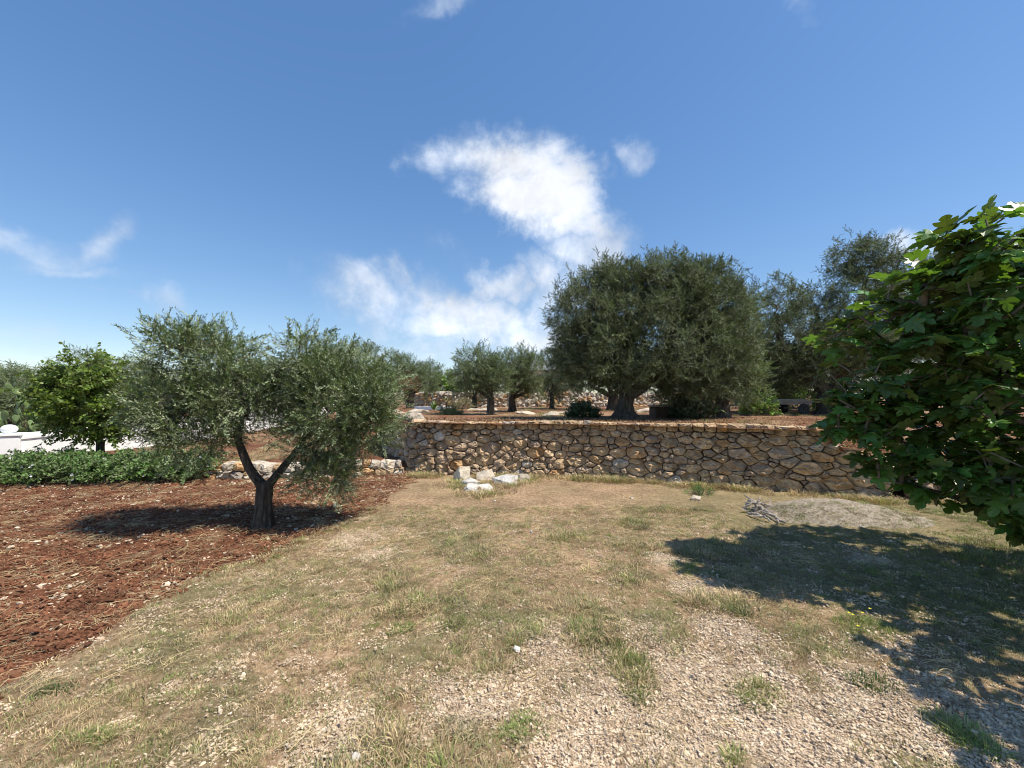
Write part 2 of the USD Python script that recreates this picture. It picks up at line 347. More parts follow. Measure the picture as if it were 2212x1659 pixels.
MOUND = (4.5, 5.6)
def mound_mask(x, y):
    u, v = (x - MOUND[0]) / 1.45, (y - MOUND[1] + .12 * (x - MOUND[0])) / .72
    return np.clip(1 - np.sqrt(u * u + v * v), 0, 1)
def low_y(x): return np.interp(x, LOW[:, 0], LOW[:, 1])
def H0(x, y):
    x = np.asarray(x, float); y = np.asarray(y, float)
    z = .07 * (n2(x, y, .35, 1) - .5) + .025 * (n2(x, y, 1.7, 2) - .5)
    left = 1 - sstep(-2.6, -2.1, x)
    w = .3 + 1.3 * sstep(-6.8, -7.8, x)
    bank = np.clip((y - low_y(x) - .02) / w, 0, 1)
    z = z + left * .27 * bank * bank * (3 - 2 * bank) + .95 * sstep(11.5, 26, y) + .012 * np.clip(y - 26, 0, 400)
    r = red_mask(x, y) * (1 - sstep(9, 12, y))
    z = z + r * (.045 * (n2(x, y, 7, 21) - .5) + .035 * (n2(x, y, 16, 22, 2) - .5) - .02)
    z = z + (1 - r) * (.018 * (n2(x, y, 5, 23) - .5) + .010 * (n2(x, y, 14, 24, 2) - .5))
    m = mound_mask(x, y)
    return z + .0 * m
def H1(x, y):
    x = np.asarray(x, float); y = np.asarray(y, float)
    z = 1.09 + .0106 * (y - 8) + .06 * (n2(x, y, .5, 31) - .5) + .04 * (n2(x, y, 3.5, 32) - .5) + .03 * (n2(x, y, 9, 33) - .5)
    d = y - wall_y(x)
    z = z - (.47 * sstep(5.2, 5.75, x) + .14 * sstep(5.75, 6.3, x)) * (1 - sstep(.5, 2.4, d))
    return z
def terrain(x, y):
    inside = shapely.contains_xy(TERRACE, np.asarray(x, float), np.asarray(y, float))
    return np.where(inside, np.maximum(H1(x, y), H0(x, y) - .5), H0(x, y))
def on(px, py, zg=0.0):
    """the point of the ground (level zg) under a spot of the 2212 px view"""
    X, Y = px * D2, py * D2
    d = (EYE - zg) * FPX / (Y - HOR)
    return np.array([(X - 512) / FPX * d, d, zg])
def at(px, py, y):
    return np.array([(px * D2 - 512) / FPX * y, y, EYE + (HOR - py * D2) / FPX * y])
def axis(a, b, step, lo, hi, grow=1.12):
    mid = list(np.arange(a, b + step / 2, step))
    up, s = [], step
    while (up[-1] if up else mid[-1]) < hi: s *= grow; up.append((up[-1] if up else mid[-1]) + s)
    dn, s = [], step
    while (dn[-1] if dn else mid[0]) > lo: s *= grow; dn.append((dn[-1] if dn else mid[0]) - s)
    return np.array(dn[::-1] + mid + up)
def sheet(xs, ys, h, keep=None):
    X, Y = np.meshgrid(xs, ys)
    V = np.stack([X.ravel(), Y.ravel(), h(X.ravel(), Y.ravel())], 1)
    nx = len(xs); i, j = np.meshgrid(np.arange(len(ys) - 1), np.arange(nx - 1), indexing='ij')
    a = (i * nx + j).ravel()
    Q = np.stack([a, a + 1, a + nx + 1, a + nx], 1)
    if keep is not None:
        Q = Q[keep(V[Q].mean(1))]
        ids, inv = np.unique(Q, return_inverse=True); V = V[ids]; Q = inv.reshape(-1, 4)
    return V, np.vstack([Q[:, [0, 1, 2]], Q[:, [0, 2, 3]]])

def ground_mat():
    n = {'g': ('geometry', {}), 'red': ('attribute', {'attribute': 'red'}), 'gv': ('attribute', {'attribute': 'gravel'}), 'gs': ('attribute', {'attribute': 'green'}),
         'na': ('noise_texture', {'scale': 1.4, 'detail': 6, 'roughness': .6}), 'nb': ('noise_texture', {'scale': 22, 'detail': 6, 'roughness': .7}), 'nc': ('noise_texture', {'scale': 90, 'detail': 4, 'roughness': .7}),
         'soil': ('rgb_ramp', {'ramp': [(.30, (.13, .078, .045)), (.5, (.30, .20, .118)), (.68, (.46, .335, .215))]}),
         'redr': ('rgb_ramp', {'ramp': [(.25, (.08, .034, .018)), (.5, (.15, .063, .033)), (.75, (.26, .125, .07))]}),
         'grn': ('mix', {'color2': (.145, .145, .065)}), 'gm': ('math', {'math_type': 'multiply', 'value2': .6}),
         'vo': ('voronoi_texture', {'scale': 85.0, 'randomness': 1.0}), 'vd': ('voronoi_texture', {'scale': 85.0, 'feature': 'distance_to_edge'}),
         'peb': ('rgb_ramp', {'ramp': [(0, (.34, .25, .165)), (.4, (.48, .37, .265)), (1, (.60, .51, .395))]}), 'sc': ('separate_color', {}),
         'gap': ('map_range', {'from_min': .02, 'from_max': .12, 'to_min': .0, 'to_max': 1, 'clamp': True}), 'pebg': ('mix', {'color1': (.17, .10, .06)}),
         'thr': ('math', {'math_type': 'less_than'}), 'thv': ('math', {'math_type': 'multiply_add', 'value2': .85, 'value3': .06}),
         'pf': ('math', {'math_type': 'multiply'}),
         'm1': ('mix', {}), 'm2': ('mix', {}), 'hs': ('hsv', {}), 'vv': ('map_range', {'from_min': .3, 'from_max': .7, 'to_min': .68, 'to_max': 1.3}),
         'ba': ('math', {'math_type': 'multiply_add', 'value2': .5}), 'b': ('bump', {'strength': .9, 'distance': .02}), 'p': ('principled_bsdf', {'roughness': .95, 'specular_ior_level': .1})}
    l = [('g.position', f'{k}.vector') for k in ('na', 'nb', 'nc', 'vo', 'vd')]
    l += [('nb.fac', 'soil.fac'), ('nb.fac', 'redr.fac'), ('gs.fac', 'gm.value1'), ('gm.value', 'grn.fac'), ('soil.color', 'grn.color1'),
          ('vo.color', 'sc.color'), ('sc.r', 'peb.fac'), ('vd.distance', 'gap.value'), ('gap.result', 'pebg.fac'), ('peb.color', 'pebg.color2'),
          ('gv.fac', 'thv.value1'), ('sc.g', 'thr.value1'), ('thv.value', 'thr.value2'),
          ('red.fac', 'm1.fac'), ('grn.color', 'm1.color1'), ('redr.color', 'm1.color2'), ('m1.color', 'm2.color1'), ('pebg.color', 'm2.color2'),
          ('thr.value', 'pf.value1'), ('gap.result', 'pf.value2'), ('pf.value', 'm2.fac'),
          ('na.fac', 'vv.value'), ('m2.color', 'hs.color'), ('vv.result', 'hs.value'), ('hs.color', 'p.base_color'),
          ('nc.fac', 'ba.value1'), ('nb.fac', 'ba.value3'), ('ba.value', 'b.height'), ('b.normal', 'p.normal')]
    return usdkit.material(stage, '/World/Looks/ground', n, l, surface='p.BSDF')
M['ground'] = ground_mat()

def green_mask(x, y):
    g = sstep(1.9, 3.4, x) * sstep(1.6, 3.0, y) * .8 + .30 * sstep(.5, .62, n2(x, y, 1.1, 41)) + .75 * sstep(.54, .64, n2(x, y, 2.7, 42)) * sstep(5.5, 3.5, y) + .08
    return np.clip(g * (1 - red_mask(x, y)) * (1 - .8 * gravel_mask(x, y)), 0, 1)
V, F = sheet(axis(-10, 8.5, .045, -320, 320), axis(.6, 9.2, .04, -60, 520), H0)
g = part('ground', (V, F), M['ground'], smooth=True, kind='structure')
attr(g, 'red', np.where(V[:, 1] < 13, np.clip(red_mask(V[:, 0], V[:, 1]), 0, 1), .75 + .25 * np.sin(V[:, 0])))
attr(g, 'gravel', gravel_mask(V[:, 0], V[:, 1]) * (V[:, 1] < 9)); attr(g, 'green', green_mask(V[:, 0], V[:, 1]))
V, F = sheet(axis(-5.8, 12, .08, -6, 60), axis(5, 22, .08, 2, 118), H1, lambda c: shapely.contains_xy(TERRACE, c[:, 0], c[:, 1]))
g = part('terrace_ground', (V, F), M['ground'], smooth=True, kind='structure')
tr = np.clip(.25 + 1.3 * sstep(.35, .6, n2(V[:, 0], V[:, 1], .8, 51)), 0, 1)
tr = np.maximum(tr, 1 - sstep(.5, 1.4, V[:, 1] - wall_y(V[:, 0])))
attr(g, 'red', tr * .95); attr(g, 'gravel', .3 * sstep(.55, .7, n2(V[:, 0], V[:, 1], 1.2, 52))); attr(g, 'green', (1 - tr) * .2)

# ------------------------------------------------------------------ dry stone walls
def stone_mesh(poly, frame, rng, back, proud):
    """a quarried stone: outline in wall coordinates, with a broken face of a few planes"""
    P = np.array(poly.exterior.coords)[:-1]
    c = P.mean(0)
    n = 14
    ring = P
    while len(ring) < n:
        e = np.linalg.norm(np.roll(ring, -1, 0) - ring, axis=1); k = int(np.argmax(e))
        ring = np.insert(ring, k + 1, ring[k] * .5 + ring[(k + 1) % len(ring)] * .5 + rng.normal(0, .05 * e[k] * .5, 2), 0)
    n = len(ring)
    size = math.sqrt(poly.area)
    planes = [(proud, rng.normal(0, .16, 2))] + [(proud + size * rng.uniform(.0, .10), rng.normal(0, .48, 2)) for _ in range(5)]
    def depth(q):
        return np.min([a + (q - c) @ g_ for a, g_ in planes], axis=0)
    rings, V = [(1.0, None), (1.0, -.008), (.91, 0), (.6, 0), (.28, 0)], []
    for k, (s, off) in enumerate(rings):
        q = c + (ring - c) * s
        d = np.full(n, -back) if off is None else depth(q) + off
        if off is not None: d = d + rng.normal(0, .004 + .05 * size * (k > 1), n)
        if k == 1: d = np.minimum(d, proud * .4 - .022 + rng.normal(0, .006, n))
        if off is not None: d = np.maximum(d, -.055 - .015 * rng.random(n))
        q = q + rng.normal(0, .004, q.shape) * (k < 3)
        V.append(np.column_stack([q, d]))
    V.append([[*c, float(depth(c[None])[0]) + rng.normal(0, .006)]])
    V = np.vstack(V)
    k = np.arange(n); k2 = (k + 1) % n
    f = [np.vstack([np.stack([i * n + k, i * n + k2, (i + 1) * n + k2], 1), np.stack([i * n + k, (i + 1) * n + k2, (i + 1) * n + k], 1)]) for i in range(len(rings) - 1)]
    o = (len(rings) - 1) * n
    f.append(np.stack([o + k, o + k2, np.full(n, len(V) - 1)], 1))
    return frame(V), np.vstack(f)

def drystone(name, label, path, height, base, seed, colour, w=.25, rows=None, course=.165, back=.16, batter=.12, limit=300, cap_rows=True, jit=.34):
    rng = np.random.default_rng(seed)
    path = np.asarray(path); seg = np.linalg.norm(np.diff(path, axis=0), axis=1)
    S = np.concatenate([[0], np.cumsum(seg)]); L = S[-1]
    tan = np.gradient(path, axis=0); tan /= np.linalg.norm(tan, axis=1, keepdims=True)
    nor = np.stack([tan[:, 1], -tan[:, 0]], 1)           # towards the right of the path: towards the camera
    def frame(V):
        s, t, d = V[:, 0], V[:, 1], V[:, 2]
        x, y = np.interp(s, S, path[:, 0]), np.interp(s, S, path[:, 1])
        nx, ny = np.interp(s, S, nor[:, 0]), np.interp(s, S, nor[:, 1])
        d = d - batter * t
        return np.column_stack([x + nx * d, y + ny * d, base(x, y) + t])
    hh_ = lambda x: float(height(np.array([min(max(x, 0), L)]))[0])
    # seeds of unequal size, the top course first, then the big stones, then what fills the gaps
    C, R = [], []
    if cap_rows:
        q = -.2
        while q < L + .2:
            r = .5 * w * rng.uniform(.62, 1.25); q += r
            C.append((q, hh_(q) - course * rng.uniform(.42, .58))); R.append(r * .95); q += r
    nc = len(C)
    area = L * float(height(np.linspace(0, L, 50)).mean())
    asp = .60
    for r0 in np.sort(rng.lognormal(0, .33, int(area / (w * course) * 44)))[::-1] * course * .335:
        sx, t_ = rng.uniform(-.2, L + .2), rng.uniform(0, 1)
        t_ = (t_ ** 1.15) * (hh_(sx) - (course * 1.25 if cap_rows else course * .35)) + course * .3
        if C:
            A_ = np.array(C); dd = np.hypot((A_[:, 0] - sx) * asp, A_[:, 1] - t_)
            if np.any(dd < (np.minimum(np.array(R), course * .75) + r0) * .82): continue
        C.append((sx, t_)); R.append(r0)
    C, R = np.array(C) * [asp, 1], np.array(R)
    R = np.minimum(R, course * 1.0)
    t = thing(name, label, 'wall', (*path[len(path) // 2], 0))
    stones, tree_ = [], cKDTree(C)
    for i in range(len(C)):
        if not -.06 < C[i, 0] / asp < L + .06: continue
        x0, hi = C[i, 0], hh_(C[i, 0] / asp)
        poly = np.array([(x0 - .24, 0), (x0 + .24, 0)] + [(x0 + q_, hh_((x0 + q_) / asp)) for q_ in np.linspace(.24, -.24, 9)])
        for j in tree_.query_ball_point(C[i], .6):
            if j == i: continue
            nrm_ = C[j] - C[i]; dlen = np.linalg.norm(nrm_)
            if dlen < 1e-6: continue
            nrm_ = nrm_ / dlen
            off = (dlen * dlen + R[i] ** 2 - R[j] ** 2) / (2 * dlen)
            d_ = (poly - C[i]) @ nrm_ - off
            if d_.max() <= 0: continue
            out = []
            for k in range(len(poly)):
                a_, b_ = d_[k - 1], d_[k]
                if (a_ <= 0) != (b_ <= 0): out.append(poly[k - 1] + (poly[k] - poly[k - 1]) * (a_ / (a_ - b_)))
                if b_ <= 0: out.append(poly[k])
            poly = np.array(out)
            if len(poly) < 3: break
        if len(poly) < 3: continue
        p = Polygon(poly / [asp, 1]).buffer(0)
        if p.is_empty or p.geom_type != 'Polygon' or p.area < .0004: continue
        def whole(new, old):
            if new.is_empty: return old
            return max(new.geoms, key=lambda q_: q_.area) if hasattr(new, 'geoms') else new
        p = whole(p.buffer(-.0035 - min(.010, rng.exponential(.0025))), p)
        e = min(.012, .10 * math.sqrt(p.area)) * rng.uniform(.3, 1.1)
        p = whole(p.buffer(-e).buffer(e * .95, join_style='bevel').simplify(.004), p)
        if len(p.exterior.coords) < 4: continue
        stones.append((p, i < nc))
    stones.sort(key=lambda x: -x[0].area)
    rest = MB()
    for k, (p, top) in enumerate(stones):
        m = stone_mesh(p, frame, rng, back * (2.1 if top else 1.0), rng.uniform(.01, .05))
        col = colour(p.centroid.x, L, rng)
        if k < limit: part('stone', m, M['stone_' + col], t)
        else: rest.add(*m)
    if rest.v: part('small_stones', rest.out(), M['stone_brown'], t, kind='stuff')
    # earth and rubble seen in the joints
    ss = np.linspace(0, L, max(8, int(L / .2)))
    hh = np.maximum(np.minimum.reduce([height(np.clip(ss + q, 0, L)) for q in (-.25, -.1, 0, .1, .25)]) - .09, .05)
    rowsv = []
    for dd, tt in ((-.10, np.full(len(ss), -.15)), (-.115, hh), (-.34, hh), (-.34, np.full(len(ss), -.15))):
        rowsv.append(frame(np.column_stack([ss, tt, np.full(len(ss), dd)])))
    m = len(ss); Vc = np.vstack(rowsv); a = np.arange(m - 1)
    fc = np.vstack([np.stack([r * m + a, r * m + a + 1, (r + 1) % 4 * m + a + 1, (r + 1) % 4 * m + a], 1) for r in range(4)])
    part('wall_core', (Vc, fc), M['core'], t)
    return t

def sub(path, x0, x1, n=120):
    k = (path[:, 0] >= x0) & (path[:, 0] <= x1)
    p = path[k]; s = np.concatenate([[0], np.cumsum(np.linalg.norm(np.diff(p, axis=0), axis=1))])
    u = np.linspace(0, s[-1], n)
    return np.column_stack([np.interp(u, s, p[:, 0]), np.interp(u, s, p[:, 1])])
def main_colour(s, L, rng):
    u = s / L
    p = np.array([max(.02, .55 - 1.1 * u), .36, .12 + 1.3 * u * u, .01 + .16 * u * u, .05])
    return ['grey', 'brown', 'tan', 'ochre', 'pale'][rng.choice(5, p=p / p.sum())]
mainp = sub(WALL, -4.1, 6.25, 160)
Lm = np.linalg.norm(np.diff(mainp, axis=0), axis=1).sum()
main_wall = drystone('drystone_wall', 'long brown rubble retaining wall holding up the olive terrace', mainp,
         lambda s: 1.15 - .44 * sstep(Lm - .95, Lm - .55, s) - .13 * sstep(Lm - .55, Lm, s) + .015 * np.sin(np.asarray(s) * 1.9), lambda x, y: H0(x, y) * .6 - .01, 3, main_colour, w=.225, course=.138)
# loose rubble where the wall has slumped at its right end
rng = np.random.default_rng(9)
for k in range(26):
    x = 5.2 + 1.2 * (k + rng.random()) / 26; y = float(wall_y(x)) + rng.uniform(.02, .42)
    z = 1.12 - .45 * float(sstep(5.25, 5.75, x)) - .14 * float(sstep(5.75, 6.3, x)) + rng.uniform(-.06, .03)
    m = trimesh.convex.convex_hull(rng.normal(0, 1, (12, 3)) * np.array([.10, .09, .055]) * rng.uniform(.6, 1.1))
    part('stone', (m.vertices + [x, y, z], m.faces), M['stone_' + rng.choice(['tan', 'ochre', 'pale', 'brown'])], main_wall)
drystone('low_drystone_wall', 'knee high pale rubble wall behind the fork of the young olive', sub(LOW, -6.35, -2.35, 60),
         lambda s: .31 + .02 * np.sin(np.asarray(s) * 3.0), lambda x, y: H0(x, y - .12) * .8 - .01, 4,
         lambda s, L, r: r.choice(['pale', 'tan', 'ochre', 'grey'], p=[.45, .3, .15, .1]), w=.22, course=.125, limit=90)
drystone('ruined_drystone_wall', 'low tumbled stretch of grey rubble wall in the shade behind the fig', sub(WALL, 6.27, 9.8, 70),
         lambda s: .52 + .05 * np.sin(np.asarray(s) * 2.3), lambda x, y: H0(x, y), 5,
         lambda s, L, r: r.choice(['grey', 'brown', 'tan'], p=[.45, .3, .25]), w=.26, course=.15, limit=110)
far_path = spline([(-5.6, 22.6), (-2.8, 21.3), (0, 20.9), (3.0, 21.3), (6.5, 22.0), (11, 23.0)], 120)
drystone('far_drystone_wall', 'pale sunlit boundary wall across the back of the olive terrace', far_path,
         lambda s: .78 + .06 * np.sin(np.asarray(s) * .9), lambda x, y: H1(x, y) - .02, 6,
         lambda s, L, r: r.choice(['pale', 'tan', 'ochre'], p=[.7, .2, .1]), w=.30, course=.17, limit=280)

# ------------------------------------------------------------------ white garden wall with pillar and ball
WW = spline([(-12.6, 9.2), (-11.6, 9.9), (-10.55, 11.2), (-10.1, 13.5), (-9.6, 17.0), (-9.3, 21.0)], 60)
def ribbon(path, d0, d1, z0, z1):
    """a closed band along path between two offsets and two heights (functions of the index)"""
    t = np.gradient(path, axis=0); t /= np.linalg.norm(t, axis=1, keepdims=True); nn = np.stack([t[:, 1], -t[:, 0]], 1)
    m = len(path); V = np.vstack([np.column_stack([path + nn * d, z]) for d, z in ((d1, z0), (d1, z1), (d0, z1), (d0, z0))])
    a = np.arange(m - 1)
    f = np.vstack([np.stack([r * m + a, r * m + a + 1, (r + 1) % 4 * m + a + 1, (r + 1) % 4 * m + a], 1) for r in range(4)] + [np.array([[3 * m, 2 * m, m, 0]]), np.array([[m - 1, 2 * m - 1, 3 * m - 1, 4 * m - 1]])])
    return V, f
ws = np.linspace(0, 1, len(WW))
wtop = np.interp(WW[:, 1], [9.2, 9.9, 11.2, 13.5, 17, 21], [.72, .83, 1.02, 1.1, 1.27, 1.38])
wall = thing('white_wall', 'whitewashed garden wall with stepped coping climbing past the fruit tree', 'wall', (*WW[10], 0))
part('wall_face', ribbon(WW, -.10, .08, H0(WW[:, 0], WW[:, 1]) - .4, wtop - .14), M['white_paint'], wall)
part('ledge', ribbon(WW, -.13, .11, wtop - .1398, wtop - .09), M['white_paint'], wall)
part('coping', ribbon(WW, -.11, .085, wtop - .0898, wtop), M['white_paint'], wall)
pp = np.array([*at(20, 985, 9.6)[:2], 0])
pil = thing('gate_pillar', 'short white pillar with a ball on top at the near end of the white wall', 'pillar', (pp[0], pp[1], 0))
part('pillar_shaft', rbox(.46, .46, 1.0, .01, (pp[0], pp[1], .24), .6), M['white_paint'], pil)
cp = part('pillar_cap', rbox(.52, .52, .06, .012, (pp[0], pp[1], .772), .6), M['white_paint'], pil)
s = trimesh.creation.icosphere(3, .125); s.apply_scale((1.12, 1.12, .86)); s.apply_translation((pp[0], pp[1], .802 + .10))
part('ball', s, M['white_paint'], pil, smooth=True)

# ------------------------------------------------------------------ foliage pieces
def leaf(base, d, side, L, W, lift=.12):
    """a folded lance leaf of two triangles"""
    up = np.cross(d, side)
    mid = base + d * L * .5
    return np.array([base, mid + side * W / 2 + up * lift * W, base + d * L, mid - side * W / 2 + up * lift * W]), np.array([[0, 2, 1], [0, 3, 2]])
def sprig(seed, L=.22, n=9, ll=.056, lw=.0125, ang=.75, stem=.0016, droop=.12, jit=.35):
    rng = np.random.default_rng(seed); b = MB()
    P = lambda u: np.array([u * L, .03 * L * math.sin(3 * u + seed), -droop * L * u * u])
    b.add(*sticks(np.array([P(0), P(.5)]), np.array([P(.5), P(1.0)]), np.array([stem, stem * .8]), np.array([stem * .8, stem * .5]), 3))
    for k in range(n):
        u = (k + .6) / n
        for s in (-1, 1):
            az = (k % 2) * math.pi / 2 + (0 if s > 0 else math.pi) + rng.normal(0, jit)
            a = ang * (1.1 - .5 * u) + rng.normal(0, .18)
            out = np.array([0, math.cos(az), math.sin(az)])
            d = np.array([math.cos(a), 0, 0]) + out * math.sin(a) + [0, 0, .12]; d /= np.linalg.norm(d)
            sd = np.cross(d, [rng.normal(0, .5), rng.normal(0, .5), 1.0]); sd /= np.linalg.norm(sd)
            b.add(*leaf(P(u) + out * stem, d, sd, ll * rng.uniform(.7, 1.12) * (1 - .3 * u), lw * rng.uniform(.8, 1.15)))
    return b.out()
def branchlet(seed, k=5, L=.34, L_=.2, **kw):
    """several sprigs on one stem, for crowns seen from farther off"""
    rng = np.random.default_rng(seed); b = MB()
    from scipy.spatial.transform import Rotation
    for i in range(k):
        v, f = sprig(seed * 31 + i, L=L_, **kw)
        R = Rotation.from_euler('xyz', [rng.uniform(0, 6.28), rng.normal(0, .55), rng.normal(0, .7)]).as_matrix()
        b.add(v @ R.T + [L * i / k, rng.normal(0, .02), rng.normal(0, .02)], f)
    return b.out()
def olive_protos(mat, key):
    return [(f'{key}{i}', (lambda i=i: sprig(i + 1, .23, 9, .058, .0135)), M[mat], 'sprig') for i in range(4)]
def big_olive_protos(mat, key, wide=1.0):
    return [(f'{key}b{i}', (lambda i=i: branchlet(i + 11, 7, .30, ll=.056, lw=.0155 * wide, n=7, L_=.17)), M[mat], 'branchlet') for i in range(3)]

def grow(rng, limbs, tips, r_tip=.003, expo=2.3, sag=0.0, step=.22):
    """joins the tips to the limbs: nodes, parents, radii. limbs: lists of (x y z r) rows"""
    P, par, rad0 = [], [], []
    for lb in limbs:
        for i, row in enumerate(lb):
            P.append(row[:3]); par.append(-1); rad0.append(row[3])
    nl = len(P)
    P = list(map(np.asarray, P))
    A = np.zeros((nl + len(tips) * 8, 3)); A[:nl] = P; cnt = nl
    par = list(par)
    d0 = cKDTree(A[:nl]).query(tips)[0]
    tip_id, prev = [], []
    for i in np.argsort(d0):
        t = tips[i]
        dd = np.linalg.norm(A[:cnt] - t, axis=1)
        dd[:nl] *= .9
        j = int(np.argmin(dd))
        gap = np.linalg.norm(A[j] - t); k = min(6, max(1, int(gap / step)))
        a = A[j].copy(); bend = rng.normal(0, .08 * gap, 3) + [0, 0, .10 * gap]
        for q in range(1, k + 1):
            u = q / k
            A[cnt] = a * (1 - u) + t * u + bend * math.sin(math.pi * u) - [0, 0, sag * u * u * gap]
            par.append(j); j = cnt; cnt += 1
        tip_id.append(j)
    A = A[:cnt]; par = np.array(par)
    load = np.zeros(cnt); load[tip_id] = 1
    for i in range(cnt - 1, nl - 1, -1): load[par[i]] += load[i]
    r = r_tip * np.maximum(load, 1) ** (1 / expo)
    return A, par, r, np.array(tip_id), nl
def in_lobes(rng, lobes, n, shell=.65, holes=.0, seed=0):
    """points in and near the skins of ellipsoids (centre, radii), thinned by noise so that gaps stay"""
    vol = np.array([np.prod(l[1]) ** (2 / 3) for l in lobes])
    out, who = [], []
    while len(out) < n:
        k = rng.choice(len(lobes), p=vol / vol.sum())
        c, r = map(np.asarray, lobes[k])
        d = rng.normal(0, 1, 3); d /= np.linalg.norm(d)
        u = rng.uniform(.78, 1.06) if rng.random() < shell else rng.random() ** (1 / 2.0) * .85
        p = c + d * r * u
        if holes and meshkit.noise(p[None] * 2.6 / max(r), seed)[0] < holes: continue
        out.append(p); who.append(k)
    return np.array(out), np.array(who)
def crown(name, tree, rng, lobes, tips, who, parents, A, par, ids, protos, per_tip, scale, up=.35, outw=.8, rand=.55, spread=.08, seed=0):
    C = np.array([l[0] for l in lobes]); 
    k = np.repeat(np.arange(len(ids)), per_tip)
    tipp = A[ids][k]; pa = A[np.maximum(par[ids], 0)][k]
    u = rng.random(len(k)) ** 1.5 * .7
    pos = tipp * (1 - u[:, None]) + pa * u[:, None] + rng.normal(0, spread, (len(k), 3))
    cen = C[np.argmin(np.linalg.norm(pos[:, None] - C[None], axis=2), 1)]
    d0 = tipp - pa; d0 /= np.maximum(np.linalg.norm(d0, axis=1, keepdims=True), 1e-6)
    o = pos - cen; o /= np.maximum(np.linalg.norm(o, axis=1, keepdims=True), 1e-6)
    d = .5 * d0 + outw * o + [0, 0, up] + rng.normal(0, rand, (len(k), 3))
    return scatter(name, tree, protos, pos, quats(d, roll=rng.normal(0, .7, len(k))), rng.uniform(scale[0], scale[1], len(k)), seed=seed)

def make_tree(name, label, cat, base, limbs, lobes, n_tips, protos, per_tip, scale, seed, trunk_mat='bark', group=None, holes=.0, trunk_sides=14, rough=.14, lobed=0, r_tip=.003, sag=0.0, up=.35, shell=.65, rand=.55, spread=.08, outw=.8):
    rng = np.random.default_rng(seed)
    t = thing(name, label, cat, base, group)
    mb = MB()
    sl = []
    for i, lb in enumerate(limbs):
        s = spline(lb, max(5, int(np.linalg.norm(np.diff(np.asarray(lb)[:, :3], axis=0), axis=1).sum() / .07)))
        sl.append(s)
        mb.add(*tube(s, trunk_sides if i == 0 else max(7, trunk_sides - 4), rough, seed + i, lobed if i == 0 else 0))
    part('trunk', mb.out(), M[trunk_mat], t, smooth=True)
    tips, who = in_lobes(rng, lobes, n_tips, shell, holes, seed)
    starts = [s[len(s) // 2:] if i == 0 and len(sl) > 1 else s[len(s) // 3:] for i, s in enumerate(sl)]
    A, par, r, ids, nl = grow(rng, starts, tips, r_tip, sag=sag)
    e = np.arange(nl, len(A))
    v, f = sticks(A[par[e]], A[e], np.minimum(np.maximum(r[e], r_tip) * 1.15, .05), np.maximum(r[e], r_tip), 5)
    part('branches', (v, f), M['twig' if trunk_mat == 'bark' else trunk_mat], t, smooth=True, kind='stuff')
    crown('crown', t, rng, lobes, tips, who, None, A, par, ids, protos, per_tip, scale, up, outw, rand, spread, seed)
    return t
def lobe(dx, dy, rx, ry, y, depth=1.0):
    k = D2 / FPX * y
    return at(dx, dy, y), np.array([rx * k, (rx + ry) / 2 * k * depth, ry * k])
def P4(dx, dy, y, r): return (*at(dx, dy, y), r)

# ------------------------------------------------------------------ the young olive in front
b0 = on(568, 1138); b0[2] = float(H0(b0[0], b0[1]))
YF = b0[1]
limbs = [[(b0[0], YF, b0[2] - .12, .17), (b0[0] - .0, YF, b0[2] + .03, .128), P4(569, 1095, YF, .094), P4(572, 1060, YF, .088), P4(573, 1042, YF, .085)],
         [P4(570, 1052, YF, .062), P4(556, 1036, YF, .056), P4(537, 1008, YF - .03, .05), P4(523, 975, YF - .06, .045), P4(514, 942, YF - .05, .042), P4(522, 900, YF, .035), P4(530, 850, YF, .028), P4(520, 780, YF + .05, .018)],
         [P4(578, 1050, YF, .058), P4(592, 1032, YF + .03, .05), P4(612, 1008, YF + .1, .045), P4(636, 980, YF + .16, .038), P4(660, 940, YF + .2, .03), P4(680, 880, YF + .2, .02)],
         [P4(519, 925, YF - .03, .026), P4(470, 880, YF - .1, .022), P4(420, 830, YF - .15, .017), P4(390, 770, YF - .15, .01)],
         [P4(640, 972, YF + .16, .024), P4(700, 945, YF + .1, .02), P4(760, 900, YF + .1, .012)],
         [P4(520, 905, YF, .026), P4(570, 850, YF - .05, .022), P4(610, 790, YF, .014)]]
lobes = [lobe(400, 752, 66, 62, YF - .12), lobe(470, 778, 76, 62, YF), lobe(352, 862, 58, 72, YF - .25), lobe(410, 900, 90, 62, YF - .2), lobe(430, 960, 62, 42, YF - .2),
         lobe(515, 850, 76, 66, YF - .1), lobe(650, 785, 52, 70, YF + .05), lobe(690, 800, 70, 72, YF + .1), lobe(790, 850, 75, 66, YF + .1), lobe(720, 890, 95, 62, YF + .0),
         lobe(690, 960, 78, 62, YF + .05), lobe(700, 1032, 50, 42, YF + .05), lobe(590, 870, 70, 55, YF + .25), lobe(800, 920, 55, 40, YF + .1)]
make_tree('olive_tree', 'young olive with forked trunk standing alone on the red soil', 'olive tree', b0, limbs, lobes, 1150, olive_protos('olive', 'fo'), 7, (.62, 1.08), 21, holes=.43, rough=.30, sag=.05, trunk_sides=26, rand=.65, spread=.07)

